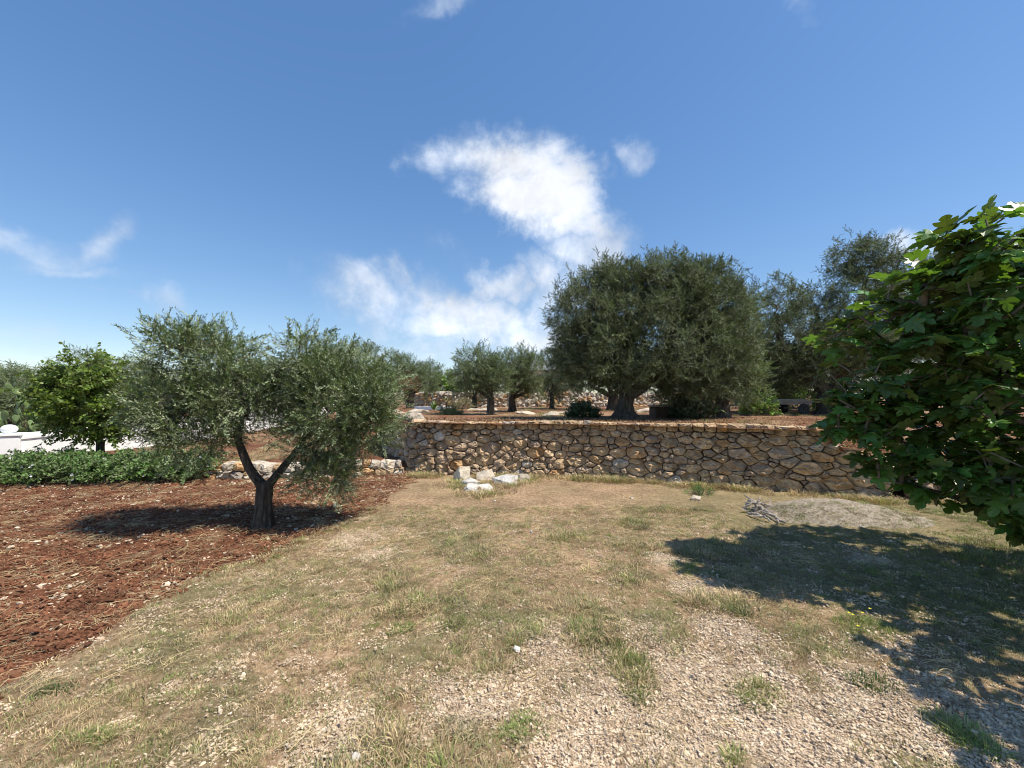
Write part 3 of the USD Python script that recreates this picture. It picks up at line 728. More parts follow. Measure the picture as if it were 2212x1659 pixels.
# ------------------------------------------------------------------ olives of the terrace
def tz(x, y): return float(terrain(np.array([x]), np.array([y]))[0])
GO = 'olive trees on the terrace'
xb, yb = 2.80, 9.9; zb = tz(xb, yb)
L2 = [lobe(1275, 680, 90, 90, yb), lobe(1250, 745, 60, 65, yb), lobe(1370, 640, 105, 85, yb), lobe(1455, 620, 85, 62, yb), lobe(1520, 650, 78, 85, yb + .3), lobe(1330, 765, 120, 72, yb - .2),
      lobe(1450, 730, 120, 110, yb - .2), lobe(1550, 740, 70, 95, yb + .3), lobe(1275, 800, 62, 34, yb), lobe(1370, 795, 80, 34, yb + .2), lobe(1500, 815, 80, 45, yb), lobe(1440, 572, 40, 24, yb), lobe(1505, 590, 40, 28, yb),
      lobe(1320, 600, 50, 35, yb), lobe(1572, 605, 20, 14, yb + .2), lobe(1205, 690, 22, 26, yb)]
L2 = [(c - [0, 0, .08], r * .94) for c, r in L2]
make_tree('olive_tree', 'largest old olive with thick flared trunk just behind the drystone wall', 'olive tree', (xb, yb, zb),
          [[(xb, yb, zb - .12, .50), (xb, yb, zb + .04, .36), P4(1350, 890, yb, .22), P4(1352, 870, yb, .175), P4(1358, 845, yb, .185)],
           [P4(1352, 850, yb, .15), P4(1330, 822, yb - .05, .14), P4(1310, 780, yb, .15), P4(1290, 720, yb, .1), P4(1290, 670, yb, .05)],
           [P4(1362, 850, yb, .16), P4(1395, 828, yb, .15), P4(1425, 790, yb, .13), P4(1450, 730, yb, .11), P4(1460, 660, yb, .06), P4(1460, 600, yb, .03)],
           [P4(1425, 790, yb, .12), P4(1490, 760, yb + .1, .09), P4(1540, 710, yb + .2, .05)],
           [P4(1318, 795, yb, .12), P4(1370, 720, yb + .2, .08), P4(1380, 650, yb + .1, .05)]],
          L2, 1700, big_olive_protos('olive_dark', 'bd'), 5, (.55, .9), 31, group=None, holes=.38, rough=.2, lobed=5, trunk_sides=26, r_tip=.004, outw=.55, rand=.75, spread=.1)
yb = 10.9; xb = at(1560, 0, yb)[0]; zb = tz(xb, yb)
make_tree('olive_tree', 'pale leafy olive drooping to the ground beside the largest olive', 'olive tree', (xb, yb, zb),
          [[(xb, yb, zb - .1, .25), P4(1560, 880, yb, .18), P4(1558, 840, yb, .15)], [P4(1558, 845, yb, .11), P4(1530, 800, yb, .07), P4(1520, 750, yb, .03)], [P4(1558, 845, yb, .11), P4(1590, 800, yb, .07), P4(1590, 720, yb, .03)]],
          [lobe(1540, 770, 85, 75, yb), lobe(1590, 820, 62, 50, yb), lobe(1500, 840, 70, 38, yb), lobe(1570, 690, 60, 60, yb), lobe(1450, 850, 40, 25, yb)],
          420, big_olive_protos('olive', 'bo'), 4, (.6, .95), 32, holes=.2, up=-.05)
yb = 12.4; xb = at(1800, 0, yb)[0]; zb = tz(xb, yb)
make_tree('olive_tree', 'tall olive with leaning dark limb, half hidden by the fig', 'olive tree', (xb, yb, zb),
          [[(xb, yb, zb - .1, .60), (xb, yb, zb + .1, .42), P4(1795, 860, yb, .33), P4(1797, 835, yb, .28)],
           [P4(1790, 850, yb, .18), P4(1765, 822, yb, .15), P4(1725, 795, yb, .11), P4(1695, 760, yb, .1), P4(1680, 700, yb, .06)],
           [P4(1797, 840, yb, .2), P4(1825, 780, yb + .2, .14), P4(1855, 690, yb + .2, .09), P4(1870, 600, yb, .05)],
           [P4(1805, 815, yb, .11), P4(1780, 740, yb, .07), P4(1765, 680, yb, .05)], [P4(1825, 770, yb, .11), P4(1900, 740, yb, .08), P4(1960, 700, yb, .05)]],
          [lobe(1670, 660, 62, 55, yb), lobe(1680, 730, 80, 50, yb), lobe(1765, 680, 52, 62, yb + .3), lobe(1850, 560, 52, 48, yb), lobe(1900, 580, 75, 50, yb), lobe(1860, 660, 90, 70, yb), lobe(1940, 680, 90, 90, yb),
           lobe(1760, 770, 80, 45, yb + .4), lobe(1690, 800, 70, 30, yb + .3), lobe(1640, 770, 40, 50, yb + .4), lobe(1900, 800, 110, 60, yb + .5), lobe(2030, 650, 80, 100, yb), lobe(1805, 745, 75, 55, yb - .4), lobe(1860, 760, 70, 55, yb - .5), lobe(1780, 800, 60, 26, yb - .5)],
          1500, big_olive_protos('olive_dark', 'bd'), 4, (.6, 1.0), 33, holes=.34, lobed=4, trunk_sides=20, r_tip=.004, outw=.55, rand=.75)

def small_olive(label, dx, dbase, y, crown_lobes, r, seed, mat='olive', key='bo', n=230, per=4, scale=(.6, .95), fork=True, lean=0, name='olive_tree', group=None, cat='olive tree', protos=None, holes=.15, up=.45):
    X = at(dx, 0, y)[0]; z = tz(X, y)
    cz = np.mean([l[0][2] for l in crown_lobes]); cx = np.mean([l[0][0] for l in crown_lobes])
    f = z + (cz - z) * .45
    lim = [[(X, y, z - .08, r * 1.9), (X, y, z + .05, r * 1.25), (X + lean * .5, y, z + (f - z) * .6, r), (X + lean, y, f, r * .95)]]
    for k, (c, rr) in enumerate(crown_lobes[:4]):
        lim.append([(X + lean, y, f - .05, r * .6), ((X + lean + c[0]) / 2, (y + c[1]) / 2, (f + c[2]) / 2 - .05, r * .42), (*c, r * .15)])
    return make_tree(name, label, cat, (X, y, z), lim, crown_lobes, n, protos or big_olive_protos(mat, key), per, scale, seed, group=group, holes=holes, rough=.2, lobed=4, up=up)
small_olive('round olive with gnarled rooty trunk, left of the middle pair', 1060, 893, 12.6, [lobe(1030, 790, 42, 40, 12.6), lobe(1055, 822, 52, 25, 12.6), lobe(1065, 800, 32, 34, 12.6), lobe(1002, 820, 24, 26, 12.6)], .105, 41, 'olive', 'bo', 330, scale=(.45, .75))
small_olive('upright olive with twin stem, right of the middle pair', 1106, 885, 14.6, [lobe(1118, 790, 34, 38, 14.6), lobe(1142, 808, 30, 45, 14.6), lobe(1120, 830, 34, 22, 14.6), lobe(1150, 840, 22, 20, 14.6)], .13, 42, 'olive', 'bo', 330, scale=(.45, .75))
small_olive('small dark olive whose slim trunk shows left of the middle pair', 1025, 880, 18.5, [lobe(1020, 835, 40, 28, 18.5), lobe(1040, 815, 38, 34, 18.5)], .11, 43, 'olive_dark', 'bd', 150)
small_olive('narrow olive with straight dark trunk left of the round green shrub', 1192, 879, 18.0, [lobe(1195, 800, 28, 45, 18), lobe(1215, 835, 42, 35, 18), lobe(1185, 840, 24, 25, 18), lobe(1225, 790, 28, 40, 18)], .09, 44, 'olive_dark', 'bd', 210)
small_olive('old olive with broad trunk standing behind the largest olive', 1325, 880, 16.5, [lobe(1300, 800, 70, 40, 16.5), lobe(1360, 810, 70, 40, 16.5), lobe(1270, 830, 40, 25, 16.5)], .2, 45, 'olive_dark', 'bd', 230)
small_olive('wide olive rising behind the young olive', 740, 880, 15.0, [lobe(720, 790, 60, 45, 15), lobe(770, 790, 55, 50, 15), lobe(690, 820, 60, 45, 15), lobe(800, 830, 50, 50, 15), lobe(750, 840, 80, 40, 15)], .24, 46, 'olive_pale', 'bp', 420)
WITHERED = small_olive('olive with dark leaning trunk and brown withered twigs', 888, 868, 19.0, [lobe(850, 800, 38, 40, 19), lobe(890, 810, 36, 38, 19), lobe(880, 790, 30, 22, 19), lobe(920, 825, 26, 30, 19)], .19, 47, 'olive', 'bo', 250)
small_olive('far olive seen between the withered olive and the lime green bush', 930, 868, 25.0, [lobe(930, 815, 28, 34, 25), lobe(955, 830, 25, 25, 25)], .25, 48, 'olive_dark', 'bd', 150)
small_olive('far olive filling the gap behind the young olive crown', 660, 880, 22.0, [lobe(650, 815, 60, 42, 22), lobe(700, 835, 60, 36, 22), lobe(610, 840, 50, 36, 22)], .24, 148, 'olive', 'bo', 280)
small_olive('farthest olive behind the far wall left of the lime green tree', 880, 866, 30.0, [lobe(870, 830, 50, 30, 30), lobe(920, 838, 40, 24, 30)], .25, 147, 'olive_dark', 'bd', 200)
small_olive('farthest olive behind the far wall below the grey roof', 1240, 870, 31.0, [lobe(1235, 835, 45, 30, 31), lobe(1180, 842, 36, 22, 31)], .25, 146, 'olive', 'bo', 200)
small_olive('dark olive filling the gap between the drooping olive and the leaning one', 1640, 884, 14.5, [lobe(1630, 790, 50, 50, 14.5), lobe(1680, 800, 50, 45, 14.5), lobe(1640, 840, 70, 30, 14.5)], .2, 145, 'olive_dark', 'bd', 330)
small_olive('dark olive behind the leaning limb and the cart', 1770, 884, 15.5, [lobe(1750, 800, 60, 50, 15.5), lobe(1810, 790, 60, 55, 15.5), lobe(1720, 835, 50, 28, 15.5)], .2, 144, 'olive_dark', 'bd', 330)
# withered twigs on that olive
rng = np.random.default_rng(48)
p, _ = in_lobes(rng, [lobe(878, 830, 26, 20, 17.8)], 80)
scatter('withered_twigs', WITHERED, [('brownb', lambda: branchlet(5, 4, ll=.06, lw=.014, n=6), M['brown_leaf'], 'dry_twig')], p, quats(rng.normal(0, 1, p.shape) + [0, 0, -.2]), rng.uniform(.7, 1.1, len(p)))
# row beyond the white wall on the left
small_olive('grey green olive at the far left edge behind the white wall', 25, 930, 15.0, [lobe(10, 838, 62, 42, 15), lobe(75, 842, 50, 42, 15), lobe(40, 885, 100, 45, 15), lobe(-70, 850, 80, 55, 15), lobe(110, 880, 50, 40, 15.5)], .22, 49, 'olive', 'bo', 640)
small_olive('deep green olive just behind the one at the far left edge', 90, 900, 19.0, [lobe(60, 845, 90, 40, 19), lobe(140, 850, 70, 40, 19), lobe(90, 890, 110, 30, 19)], .2, 149, 'olive_dark', 'bd', 360)
small_olive('dark crown peeping above the yellow green fruit tree', 190, 900, 17.0, [lobe(180, 800, 48, 35, 17), lobe(230, 815, 40, 32, 17), lobe(190, 850, 75, 45, 17)], .22, 50, 'olive_dark', 'bd', 260)
small_olive('pale olive between the fruit tree and the young olive', 300, 900, 14.0, [lobe(300, 830, 55, 45, 14), lobe(340, 860, 60, 45, 14), lobe(280, 880, 50, 40, 14)], .2, 51, 'olive_pale', 'bp', 300)
small_olive('olive hidden behind the middle of the young olive', 560, 890, 17.5, [lobe(540, 830, 60, 45, 17.5), lobe(600, 840, 60, 45, 17.5), lobe(470, 850, 60, 45, 17.5)], .22, 52, 'olive', 'bo', 300)
small_olive('shaded olive at the back right of the terrace below the tall olive', 1690, 880, 19.0, [lobe(1680, 830, 60, 40, 19), lobe(1740, 840, 50, 35, 19), lobe(1620, 830, 50, 40, 19)], .24, 53, 'olive_dark', 'bd', 260)
small_olive('dim olive far back behind the pale drooping olive', 1480, 880, 24.0, [lobe(1480, 820, 70, 45, 24), lobe(1560, 800, 70, 50, 24), lobe(1400, 830, 60, 40, 24)], .24, 54, 'olive_dark', 'bd', 240)
small_olive('olive behind the fig, glimpsed through its leaves', 2060, 880, 16.0, [lobe(2020, 760, 90, 80, 16), lobe(2130, 780, 90, 80, 16), lobe(2080, 840, 110, 50, 16)], .26, 55, 'olive_dark', 'bd', 320)

# ------------------------------------------------------------------ other trees and shrubs
def fat_leaf(base, d, side, L, W, lift=.1, bend=.15):
    up = np.cross(d, side)
    q = [base]
    for u, w in ((.3, .42), (.62, .5)):
        c = base + d * L * u - up * bend * L * u * u
        q += [c + side * W * w + up * lift * W, c - side * W * w + up * lift * W]
    q.append(base + d * L - up * bend * L)
    return np.array(q), np.array([[0, 1, 3], [0, 3, 2], [0, 2, 4][::-1] if False else [0, 4, 2]])[:0].reshape(0, 3) if False else np.array([[0, 1, 2], [1, 3, 4], [1, 4, 2], [3, 5, 4]])
def leafy_twig(seed, L=.25, n=8, ll=.09, lw=.05, hang=.4, ang=.9):
    rng = np.random.default_rng(seed); b = MB()
    b.add(*sticks(np.array([[0, 0, 0.]]), np.array([[L, 0, -.05 * L]]), np.array([.003]), np.array([.0015]), 4))
    for k in range(n):
        u = (k + .7) / n; az = k * 2.4 + rng.normal(0, .3)
        out = np.array([0, math.cos(az), math.sin(az)])
        d = np.array([math.cos(ang), 0, 0]) + out * math.sin(ang) - [0, 0, hang]; d /= np.linalg.norm(d)
        sd = np.cross(d, [rng.normal(0, .3), rng.normal(0, .3), 1.0]); sd /= np.linalg.norm(sd)
        b.add(*fat_leaf(np.array([u * L, 0, -.05 * L * u]), d, sd, ll * rng.uniform(.7, 1.15), lw * rng.uniform(.8, 1.1)))
    return b.out()
def twig_protos(mat, key, **kw): return [(f'{key}{i}', (lambda i=i: leafy_twig(i + 3, **kw)), M[mat], 'leafy_twig') for i in range(3)]
yb = 8.75
small_olive('yellow green fruit tree with short dark trunk before the white wall', 217, 985, yb, [lobe(170, 850, 66, 55, yb), lobe(225, 860, 60, 62, yb), lobe(190, 800, 45, 42, yb), lobe(130, 880, 45, 45, yb), lobe(240, 900, 40, 40, yb), lobe(190, 915, 70, 30, yb)],
            .075, 61, n=330, per=4, scale=(.7, 1.1), name='fruit_tree', cat='fruit tree', protos=twig_protos('lime', 'lime', ll=.1, lw=.055, hang=.5), holes=.2, up=0)
small_olive('lime green bushy tree behind the pale far wall', 968, 870, 25.0, [lobe(965, 835, 25, 26, 25), lobe(985, 845, 20, 20, 25)], .1, 62, n=130, per=3, scale=(1.2, 1.8), name='garden_tree', cat='tree', protos=twig_protos('bright_green', 'brt', ll=.12, lw=.06, hang=.2))
def shrub(name, label, dx, dy, y, rx, ry, n, protos, scale, seed, cat='shrub', group=None, zg=None, up=.35, stem_mat='twig', hollow=True):
    rng = np.random.default_rng(seed)
    X = at(dx, 0, y)[0]; z = tz(X, y) if zg is None else zg
    k = D2 / FPX * y; rx *= k; ry *= k
    t = thing(name, label, cat, (X, y, z), group)
    d = rng.normal(0, 1, (n, 3)); d[:, 2] = np.abs(d[:, 2]) * .9 + .05; d /= np.linalg.norm(d, axis=1, keepdims=True)
    u = rng.uniform(.55, 1.0, n) if hollow else rng.uniform(.2, 1, n)
    wob = .8 + .4 * meshkit.noise(d * 2.2 + seed, seed)
    pos = np.array([X, y, z]) + d * np.array([rx, rx, ry * 2]) * (u * wob)[:, None] * .86
    m = min(26, n // 6)
    v, f = sticks(np.tile([X, y, z - .03], (m, 1)) + rng.normal(0, .03, (m, 3)) * [1, 1, 0], pos[:m], np.full(m, .012), np.full(m, .004), 4)
    part('stems', (v, f), M[stem_mat], t)
    scatter('foliage', t, protos, pos, quats(d + [0, 0, up] + rng.normal(0, .35, (n, 3)), roll=rng.normal(0, .6, n)), rng.uniform(*scale, n), seed=seed)
    return t
shrub('shrub', 'round dark green shrub on the terrace left of the thickest trunk', 1258, 893, 10.6, 38, 17, 420, twig_protos('dark_green', 'dk', L=.16, ll=.075, lw=.022, hang=-.1, ang=.7, n=10), (.7, 1.1), 71)
shrub('shrub', 'dark tangled bush under the pale drooping olive', 1490, 893, 10.3, 52, 26, 420, twig_protos('dark_green', 'dk'), (.7, 1.2), 72)
shrub('shrub', 'sparse light green bush at the right of the drooping olive', 1640, 885, 12.0, 40, 30, 240, twig_protos('bright_green', 'brt'), (.45, .8), 73)
shrub('shrub', 'light green bush below the leaning olive limb', 1735, 890, 14.5, 50, 28, 260, twig_protos('green', 'grb', L=.2, ll=.06, lw=.03, hang=.1), (.7, 1.2), 74)
shrub('shrub', 'small grey green bush by the far wall beside the pale leafed plant', 1000, 880, 17.5, 26, 12, 140, twig_protos('sage', 'sge', L=.2, ll=.06, lw=.02, hang=.0), (.9, 1.3), 75)
shrub('cut_branches', 'heap of cut olive sprigs lying on the red terrace soil', 972, 894, 12.8, 26, 5.5, 90, big_olive_protos('olive_pale', 'bp'), (.5, .8), 76, cat='cut branches', up=-.1, hollow=False)
shrub('shrub', 'weedy tuft around the loose rock at the foot of the wall', 1515, 1070, 6.75, 28, 7, 70, twig_protos('green', 'grb'), (.3, .5), 77, zg=0)
# yucca and a pale broad leafed plant
def strap(base, d, L, W, bend, n=5):
    d = d / np.linalg.norm(d); sd = np.cross(d, [0, 0, 1.0]); sd /= max(np.linalg.norm(sd), 1e-6); up = np.cross(sd, d)
    V = []
    for k in range(n + 1):
        u = k / n; w = W * (math.sin(math.pi * min(1, .12 + u * .88)) ** .7 if u < 1 else 0.02)
        c = base + d * L * u - np.array([0, 0, bend * L * u * u])
        V += [c + sd * w / 2 + up * w * .15, c - sd * w / 2 + up * w * .15]
    V = np.array(V); a = np.arange(n) * 2
    return V, np.stack([a, a + 1, a + 3, a + 2], 1)
def rosette(name, label, dx, y, n, L, W, bend, mat, seed, stem=0.0, cat='plant', spread=.9, at_xyz=None):
    rng = np.random.default_rng(seed); X = at(dx, 0, y)[0]; z = tz(X, y)
    t = thing(name, label, cat, (X, y, z))
    part('stem', tube([(X, y, z - .05, .03 + stem * .02), (X, y, z + .03 + stem, .022 + stem * .01)], 8), M['twig'], t, smooth=True)
    for k in range(n):
        az = k * 2.4; e = rng.uniform(.25, 1.35)
        d = np.array([math.cos(az) * math.cos(e) * spread, math.sin(az) * math.cos(e) * spread, math.sin(e)])
        part('leaf', strap(np.array([X, y, z + stem + .02]), d, L * rng.uniform(.75, 1.1), W, bend * rng.uniform(.5, 1.3)), M[mat], t)
    return t
rosette('yucca', 'spiky dark green yucca in front of the far wall', 938, 16.0, 26, .5, .05, .15, 'green', 81)
rosette('broad_leafed_plant', 'tall plant with pale drooping broad leaves by the far wall', 965, 15.5, 9, .55, .12, .35, 'sage', 82, stem=.3)
rosette('agave', 'pale thick leafed agave in the dark under the drooping olive', 1545, 10.0, 12, .42, .07, .6, 'cactus', 83, stem=.12)
# prickly pears
def cactus(name, label, dx, y, n, seed, size=.2):
    rng = np.random.default_rng(seed); X = at(dx, 0, y)[0]; z = tz(X, y)
    t = thing(name, label, 'cactus', (X, y, z))
    pads = []
    for k in range(n):
        if k < 9: base = np.array([X + rng.normal(0, .4), y + rng.normal(0, .15), z + .25]); e = rng.normal(0, .35)
        else:
            pb, pd, ps = pads[rng.integers(max(0, k - 22), k)]
            base = pb + pd * ps * 1.75; e = rng.normal(0, .65)
        az = rng.normal(0, .5)
        d = np.array([math.sin(e) * math.cos(az), math.sin(e) * math.sin(az), math.cos(e)]); s = size * rng.uniform(.7, 1.05)
        pads.append((base, d, s))
        m = trimesh.creation.icosphere(2, 1.0); v = m.vertices.copy()
        v[:, 0] *= .62 * (1 + .18 * v[:, 2]); v[:, 1] *= .12
        q = rng.uniform(-.9, .9); c, s_ = math.cos(q), math.sin(q)
        sd = np.cross([0, 1.0, 0], d); sd /= np.linalg.norm(sd); fr = np.cross(d, sd)
        sd, fr = sd * c + fr * s_, fr * c - sd * s_
        w = base + d * s * .95 + (v[:, :1] * sd + v[:, 1:2] * fr + v[:, 2:] * d) * s
        part('pad', (w, m.faces), M['cactus'], t, smooth=True)
    return t
cactus('prickly_pear', 'prickly pear with round pads above the white wall at left', 56, 11.6, 110, 91, .125)
cactus('prickly_pear', 'small prickly pear just left of the white pillar ball', 2, 11.0, 16, 92, .17)

# caper bushes along the red field
def caper(label, dx0, dx1, y, h, n, seed):
    rng = np.random.default_rng(seed)
    x0, x1 = at(dx0, 0, y)[0], at(dx1, 0, y)[0]; X = (x0 + x1) / 2; R = (x1 - x0) / 2; z = tz(X, y)
    t = thing('flowering_bush', label, 'bush', (X, y, z), None)
    az = rng.uniform(0, 2 * np.pi, n); s0 = np.stack([X + rng.uniform(-.75, .75, n) * R, y + .25 + rng.uniform(-.35, .5, n), np.zeros(n)], 1)
    s0[:, 2] = H0(s0[:, 0], s0[:, 1])
    b = MB(); pos, dirs = [], []
    for k in range(n):
        L = rng.uniform(.45, .95); hh = h * rng.uniform(.5, 1.2) * (.7 + .75 * float(meshkit.noise(np.array([s0[k, 0] * 1.7, s0[k, 1] * 1.7, seed * 1.0]), seed)))
        d = np.array([math.cos(az[k]), math.sin(az[k]) * .8, 0])
        u = np.linspace(0, 1, 7)[:, None]
        P = s0[k] + d * L * u ** 1.3 * .8 + np.array([0, 0, 1.0]) * hh * (np.sin(np.minimum(u * 2.05, 3.0)) )
        b.add(*sticks(P[:-1], P[1:], np.full(6, .004), np.full(6, .003), 3))
        for j in range(1, 7):
            pos.append(P[j] - (P[j] - P[j - 1]) * rng.random()); dirs.append(P[j] - P[j - 1] + rng.normal(0, .03, 3))
    part('stems', b.out(), M['twig'], t)
    pos, dirs = np.array(pos), np.array(dirs)
    scatter('foliage', t, twig_protos('green', 'cap', L=.16, n=10, ll=.045, lw=.036, hang=.05, ang=1.1), pos, quats(dirs, roll=rng.uniform(0, 6, len(pos))), rng.uniform(.8, 1.2, len(pos)), seed=seed)
    fl = MB(); k = rng.choice(len(pos), 34, replace=False)
    front = [i for i in k if pos[i, 1] < y + .5]
    for i in front:
        c = pos[i] + np.array([rng.normal(0, .05), -.06, rng.uniform(0, .05)])
        for q in range(4):
            a = q * math.pi / 2 + rng.random()
            d = np.array([math.cos(a), -.5, math.sin(a)]); d /= np.linalg.norm(d)
            fl.add(*fat_leaf(c, d, np.cross(d, [0, -1.0, .2]), .03, .028))
    part('flowers', fl.out(), M['flower'], t, kind='stuff')
caper('sprawling bush with white flowers at the left edge of the red field', -60, 110, 7.55, .42, 170, 101)
caper('spreading white flowered bush between the left edge bush and the fruit tree trunk', 95, 240, 7.65, .37, 150, 102)
caper('leafy bush between the fruit tree trunk and the low stone wall', 225, 425, 7.8, .38, 180, 103)

# ------------------------------------------------------------------ the fig
def fig_leaf(L, seed, fold=.16, droop=.28):
    h = np.array([(-.07, .10), (-.06, .28), (.03, .42), (.15, .45), (.24, .33), (.28, .22), (.38, .32), (.53, .42), (.65, .38), (.63, .24), (.60, .15), (.76, .19), (.90, .13)])
    anchor = [0, 0, 1, 1, 1, 1, 2, 2, 2, 2, 2, 2, 3]
    rng = np.random.default_rng(seed); h = h + rng.normal(0, .02, h.shape)
    mid = np.array([(0, 0), (.26, 0), (.54, 0), (1.0, 0)]); m = len(h)
    P = np.vstack([mid, h, h * [1, -1]]); z = fold * np.abs(P[:, 1]) - droop * P[:, 0] ** 2 - .35 * np.maximum(np.abs(P[:, 1]) - .22, 0) + .035 * np.sin(P[:, 1] * 14 + P[:, 0] * 9 + seed)
    f = []
    for o in (4, 4 + m):
        T = []
        for i in range(m - 1):
            T.append((anchor[i], o + i, o + i + 1))
            if anchor[i] != anchor[i + 1]: T.append((anchor[i], o + i + 1, anchor[i + 1]))
        f += [t[::-1] if o == 4 else t for t in T]
    V = np.column_stack([P, z]) * L
    pet = sticks(np.array([[-.33 * L, 0, .05 * L]]), np.array([[0, 0, 0.]]), np.array([.0028]), np.array([.002]), 3)
    return np.vstack([V, pet[0]]) + [.33 * L, 0, 0], np.vstack([np.array(f), pet[1] + len(V)])
def build_fig():
    rng = np.random.default_rng(111)
    bx, by = 5.9, 4.1; bz = tz(bx, by)
    t = thing('fig_tree', 'broad leafed fig filling the right edge of the view', 'fig tree', (bx, by, bz))
    Lb = [lobe(2085, 545, 78, 62, 3.2), lobe(2150, 500, 60, 42, 3.0), lobe(1995, 630, 78, 62, 3.5), lobe(1915, 695, 76, 62, 3.75), lobe(1858, 755, 70, 58, 3.85), lobe(1825, 795, 52, 40, 3.85), lobe(2080, 680, 110, 90, 3.3), lobe(2190, 620, 80, 110, 2.9),
          lobe(1892, 855, 82, 68, 3.75), lobe(2000, 800, 115, 100, 3.5), lobe(2130, 820, 110, 110, 3.2), lobe(1868, 915, 70, 52, 3.75), lobe(1975, 930, 100, 76, 3.6), lobe(1935, 975, 66, 44, 3.6), lobe(2045, 1010, 78, 58, 3.45), lobe(2080, 950, 90, 80, 3.5), lobe(1990, 1010, 40, 45, 3.7), lobe(2190, 1000, 70, 90, 3.1),
          lobe(2170, 1075, 60, 45, 3.3), lobe(2145, 1095, 60, 36, 3.5), lobe(2215, 1110, 60, 40, 3.5), lobe(2110, 1030, 60, 45, 3.6), lobe(2230, 1040, 60, 80, 3.4), lobe(2250, 880, 80, 120, 3.2),
          (np.array([4.5, 3.1, 2.3]), np.array([.8, .7, .8])), (np.array([5.3, 3.6, 2.5]), np.array([1.1, .9, .9])), (np.array([4.6, 2.3, 1.7]), np.array([.9, .7, .8])), (np.array([5.6, 2.9, 1.6]), np.array([1.0, .9, .9])), (np.array([4.0, 1.7, 1.8]), np.array([.7, .6, .6])), (np.array([3.7, 1.2, 1.9]), np.array([.55, .45, .5])),
          (np.array([4.7, 3.8, 2.2]), np.array([.8, .7, .7]))]
    limbs = []
    base = np.array([bx, by, bz])
    for k, tgt in enumerate([(2.95, 3.6, 1.6), (3.5, 3.4, 2.4), (4.4, 3.3, 2.9), (4.2, 3.4, .9), (5.4, 3.4, 2.7), (4.5, 2.5, 1.9), (3.3, 3.6, .9), (5.4, 4.2, 2.0), (3.9, 2.9, 1.4)]):
        tgt = np.array(tgt); off = rng.normal(0, .12, 3) * [1, 1, 0]
        m1 = base + (tgt - base) * [.3, .3, .42] + rng.normal(0, .06, 3); m2 = base + (tgt - base) * [.68, .68, .78] + rng.normal(0, .06, 3)
        r = rng.uniform(.035, .055)
        limbs.append([(*(base + off - [0, 0, .1]), r * 1.25), (*m1, r), (*m2, r * .5), (*tgt, r * .2)])
    mb = MB(); sl = []
    for i, lb in enumerate(limbs):
        s = spline(lb, 26); sl.append(s); mb.add(*tube(s, 9, .07, i))
    part('trunk', mb.out(), M['fig_bark'], t, smooth=True)
    tips, who = in_lobes(rng, Lb, 1500, .72, .24, 5)
    A, par, r, ids, nl = grow(rng, [s[9:] for s in sl], tips, .006)
    e = np.arange(nl, len(A))
    part('branches', sticks(A[par[e]], A[e], np.minimum(np.maximum(r[e], .005) * 1.1, .03), np.maximum(r[e], .005), 6), M['twig'], t, smooth=True, kind='stuff')
    C = np.array([l[0] for l in Lb])
    pos, dirs, sc = [], [], []
    for i in ids:
        p = A[i]; ax = p - A[par[i]]; ax /= max(np.linalg.norm(ax), 1e-6)
        o = p - C[np.argmin(np.linalg.norm(C - p, axis=1))]; o /= max(np.linalg.norm(o), 1e-6)
        n = rng.integers(4, 8); a0 = rng.uniform(0, 6.28)
        for q in range(n):
            a = a0 + q * 2.4
            h = np.array([math.cos(a), math.sin(a), 0]) * .8 + o * .55 + ax * .3 + [0, 0, rng.uniform(-.45, .35)]
            pos.append(p - ax * rng.uniform(0, .09) + rng.normal(0, .012, 3)); dirs.append(h); sc.append(rng.uniform(.38, 1.08))
    pos, dirs, sc = np.array(pos), np.array(dirs), np.array(sc)
    thin = (512 + FPX * pos[:, 0] / np.maximum(pos[:, 1], .3) < 1050) | (rng.random(len(pos)) < .5)
    pos, dirs, sc = pos[thin], dirs[thin], sc[thin]
    Q = quats(dirs, up=np.tile([0, 0, 1.0], (len(pos), 1)) + rng.normal(0, .28, (len(pos), 3)), roll=rng.normal(0, .35, len(pos)))
    from scipy.spatial.transform import Rotation
    R = Rotation.from_quat(Q).as_matrix()
    # the leaves nearest the viewer and not behind others are parts of their own
    cen = pos + R[:, :, 0] * .15
    px, py = 512 + FPX * cen[:, 0] / cen[:, 1], HOR - FPX * (cen[:, 2] - EYE) / cen[:, 1]
    show = sc / cen[:, 1] * ((px > 780) & (px < 1030) & (py > 190))
    order = np.argsort(cen[:, 1]); seen, vis = [], []
    for i in order:
        if show[i] <= 0: continue
        k = sum(1 for (a, b) in seen if abs(a - px[i]) < 7 and abs(b - py[i]) < 7)
        if k < 2: vis.append(i); seen.append((px[i], py[i]))
    vis = sorted(vis, key=lambda i: -show[i])[:300]
    shapes = [fig_leaf(.162, 7 + i, rng.uniform(.05, .28), rng.uniform(.12, .5)) for i in range(8)]
    for i in vis:
        v, f = shapes[i % 8]
        part('leaf', ((v * sc[i]) @ R[i].T + pos[i], f), M['fig'], t)
    rest = np.setdiff1d(np.arange(len(pos)), vis)
    scatter('foliage', t, [(f'figl{i}', (lambda i=i: shapes[i]), M['fig'], 'fig_leaf') for i in range(8)], pos[rest], Q[rest], sc[rest], idx=rest % 8, seed=3)
build_fig()

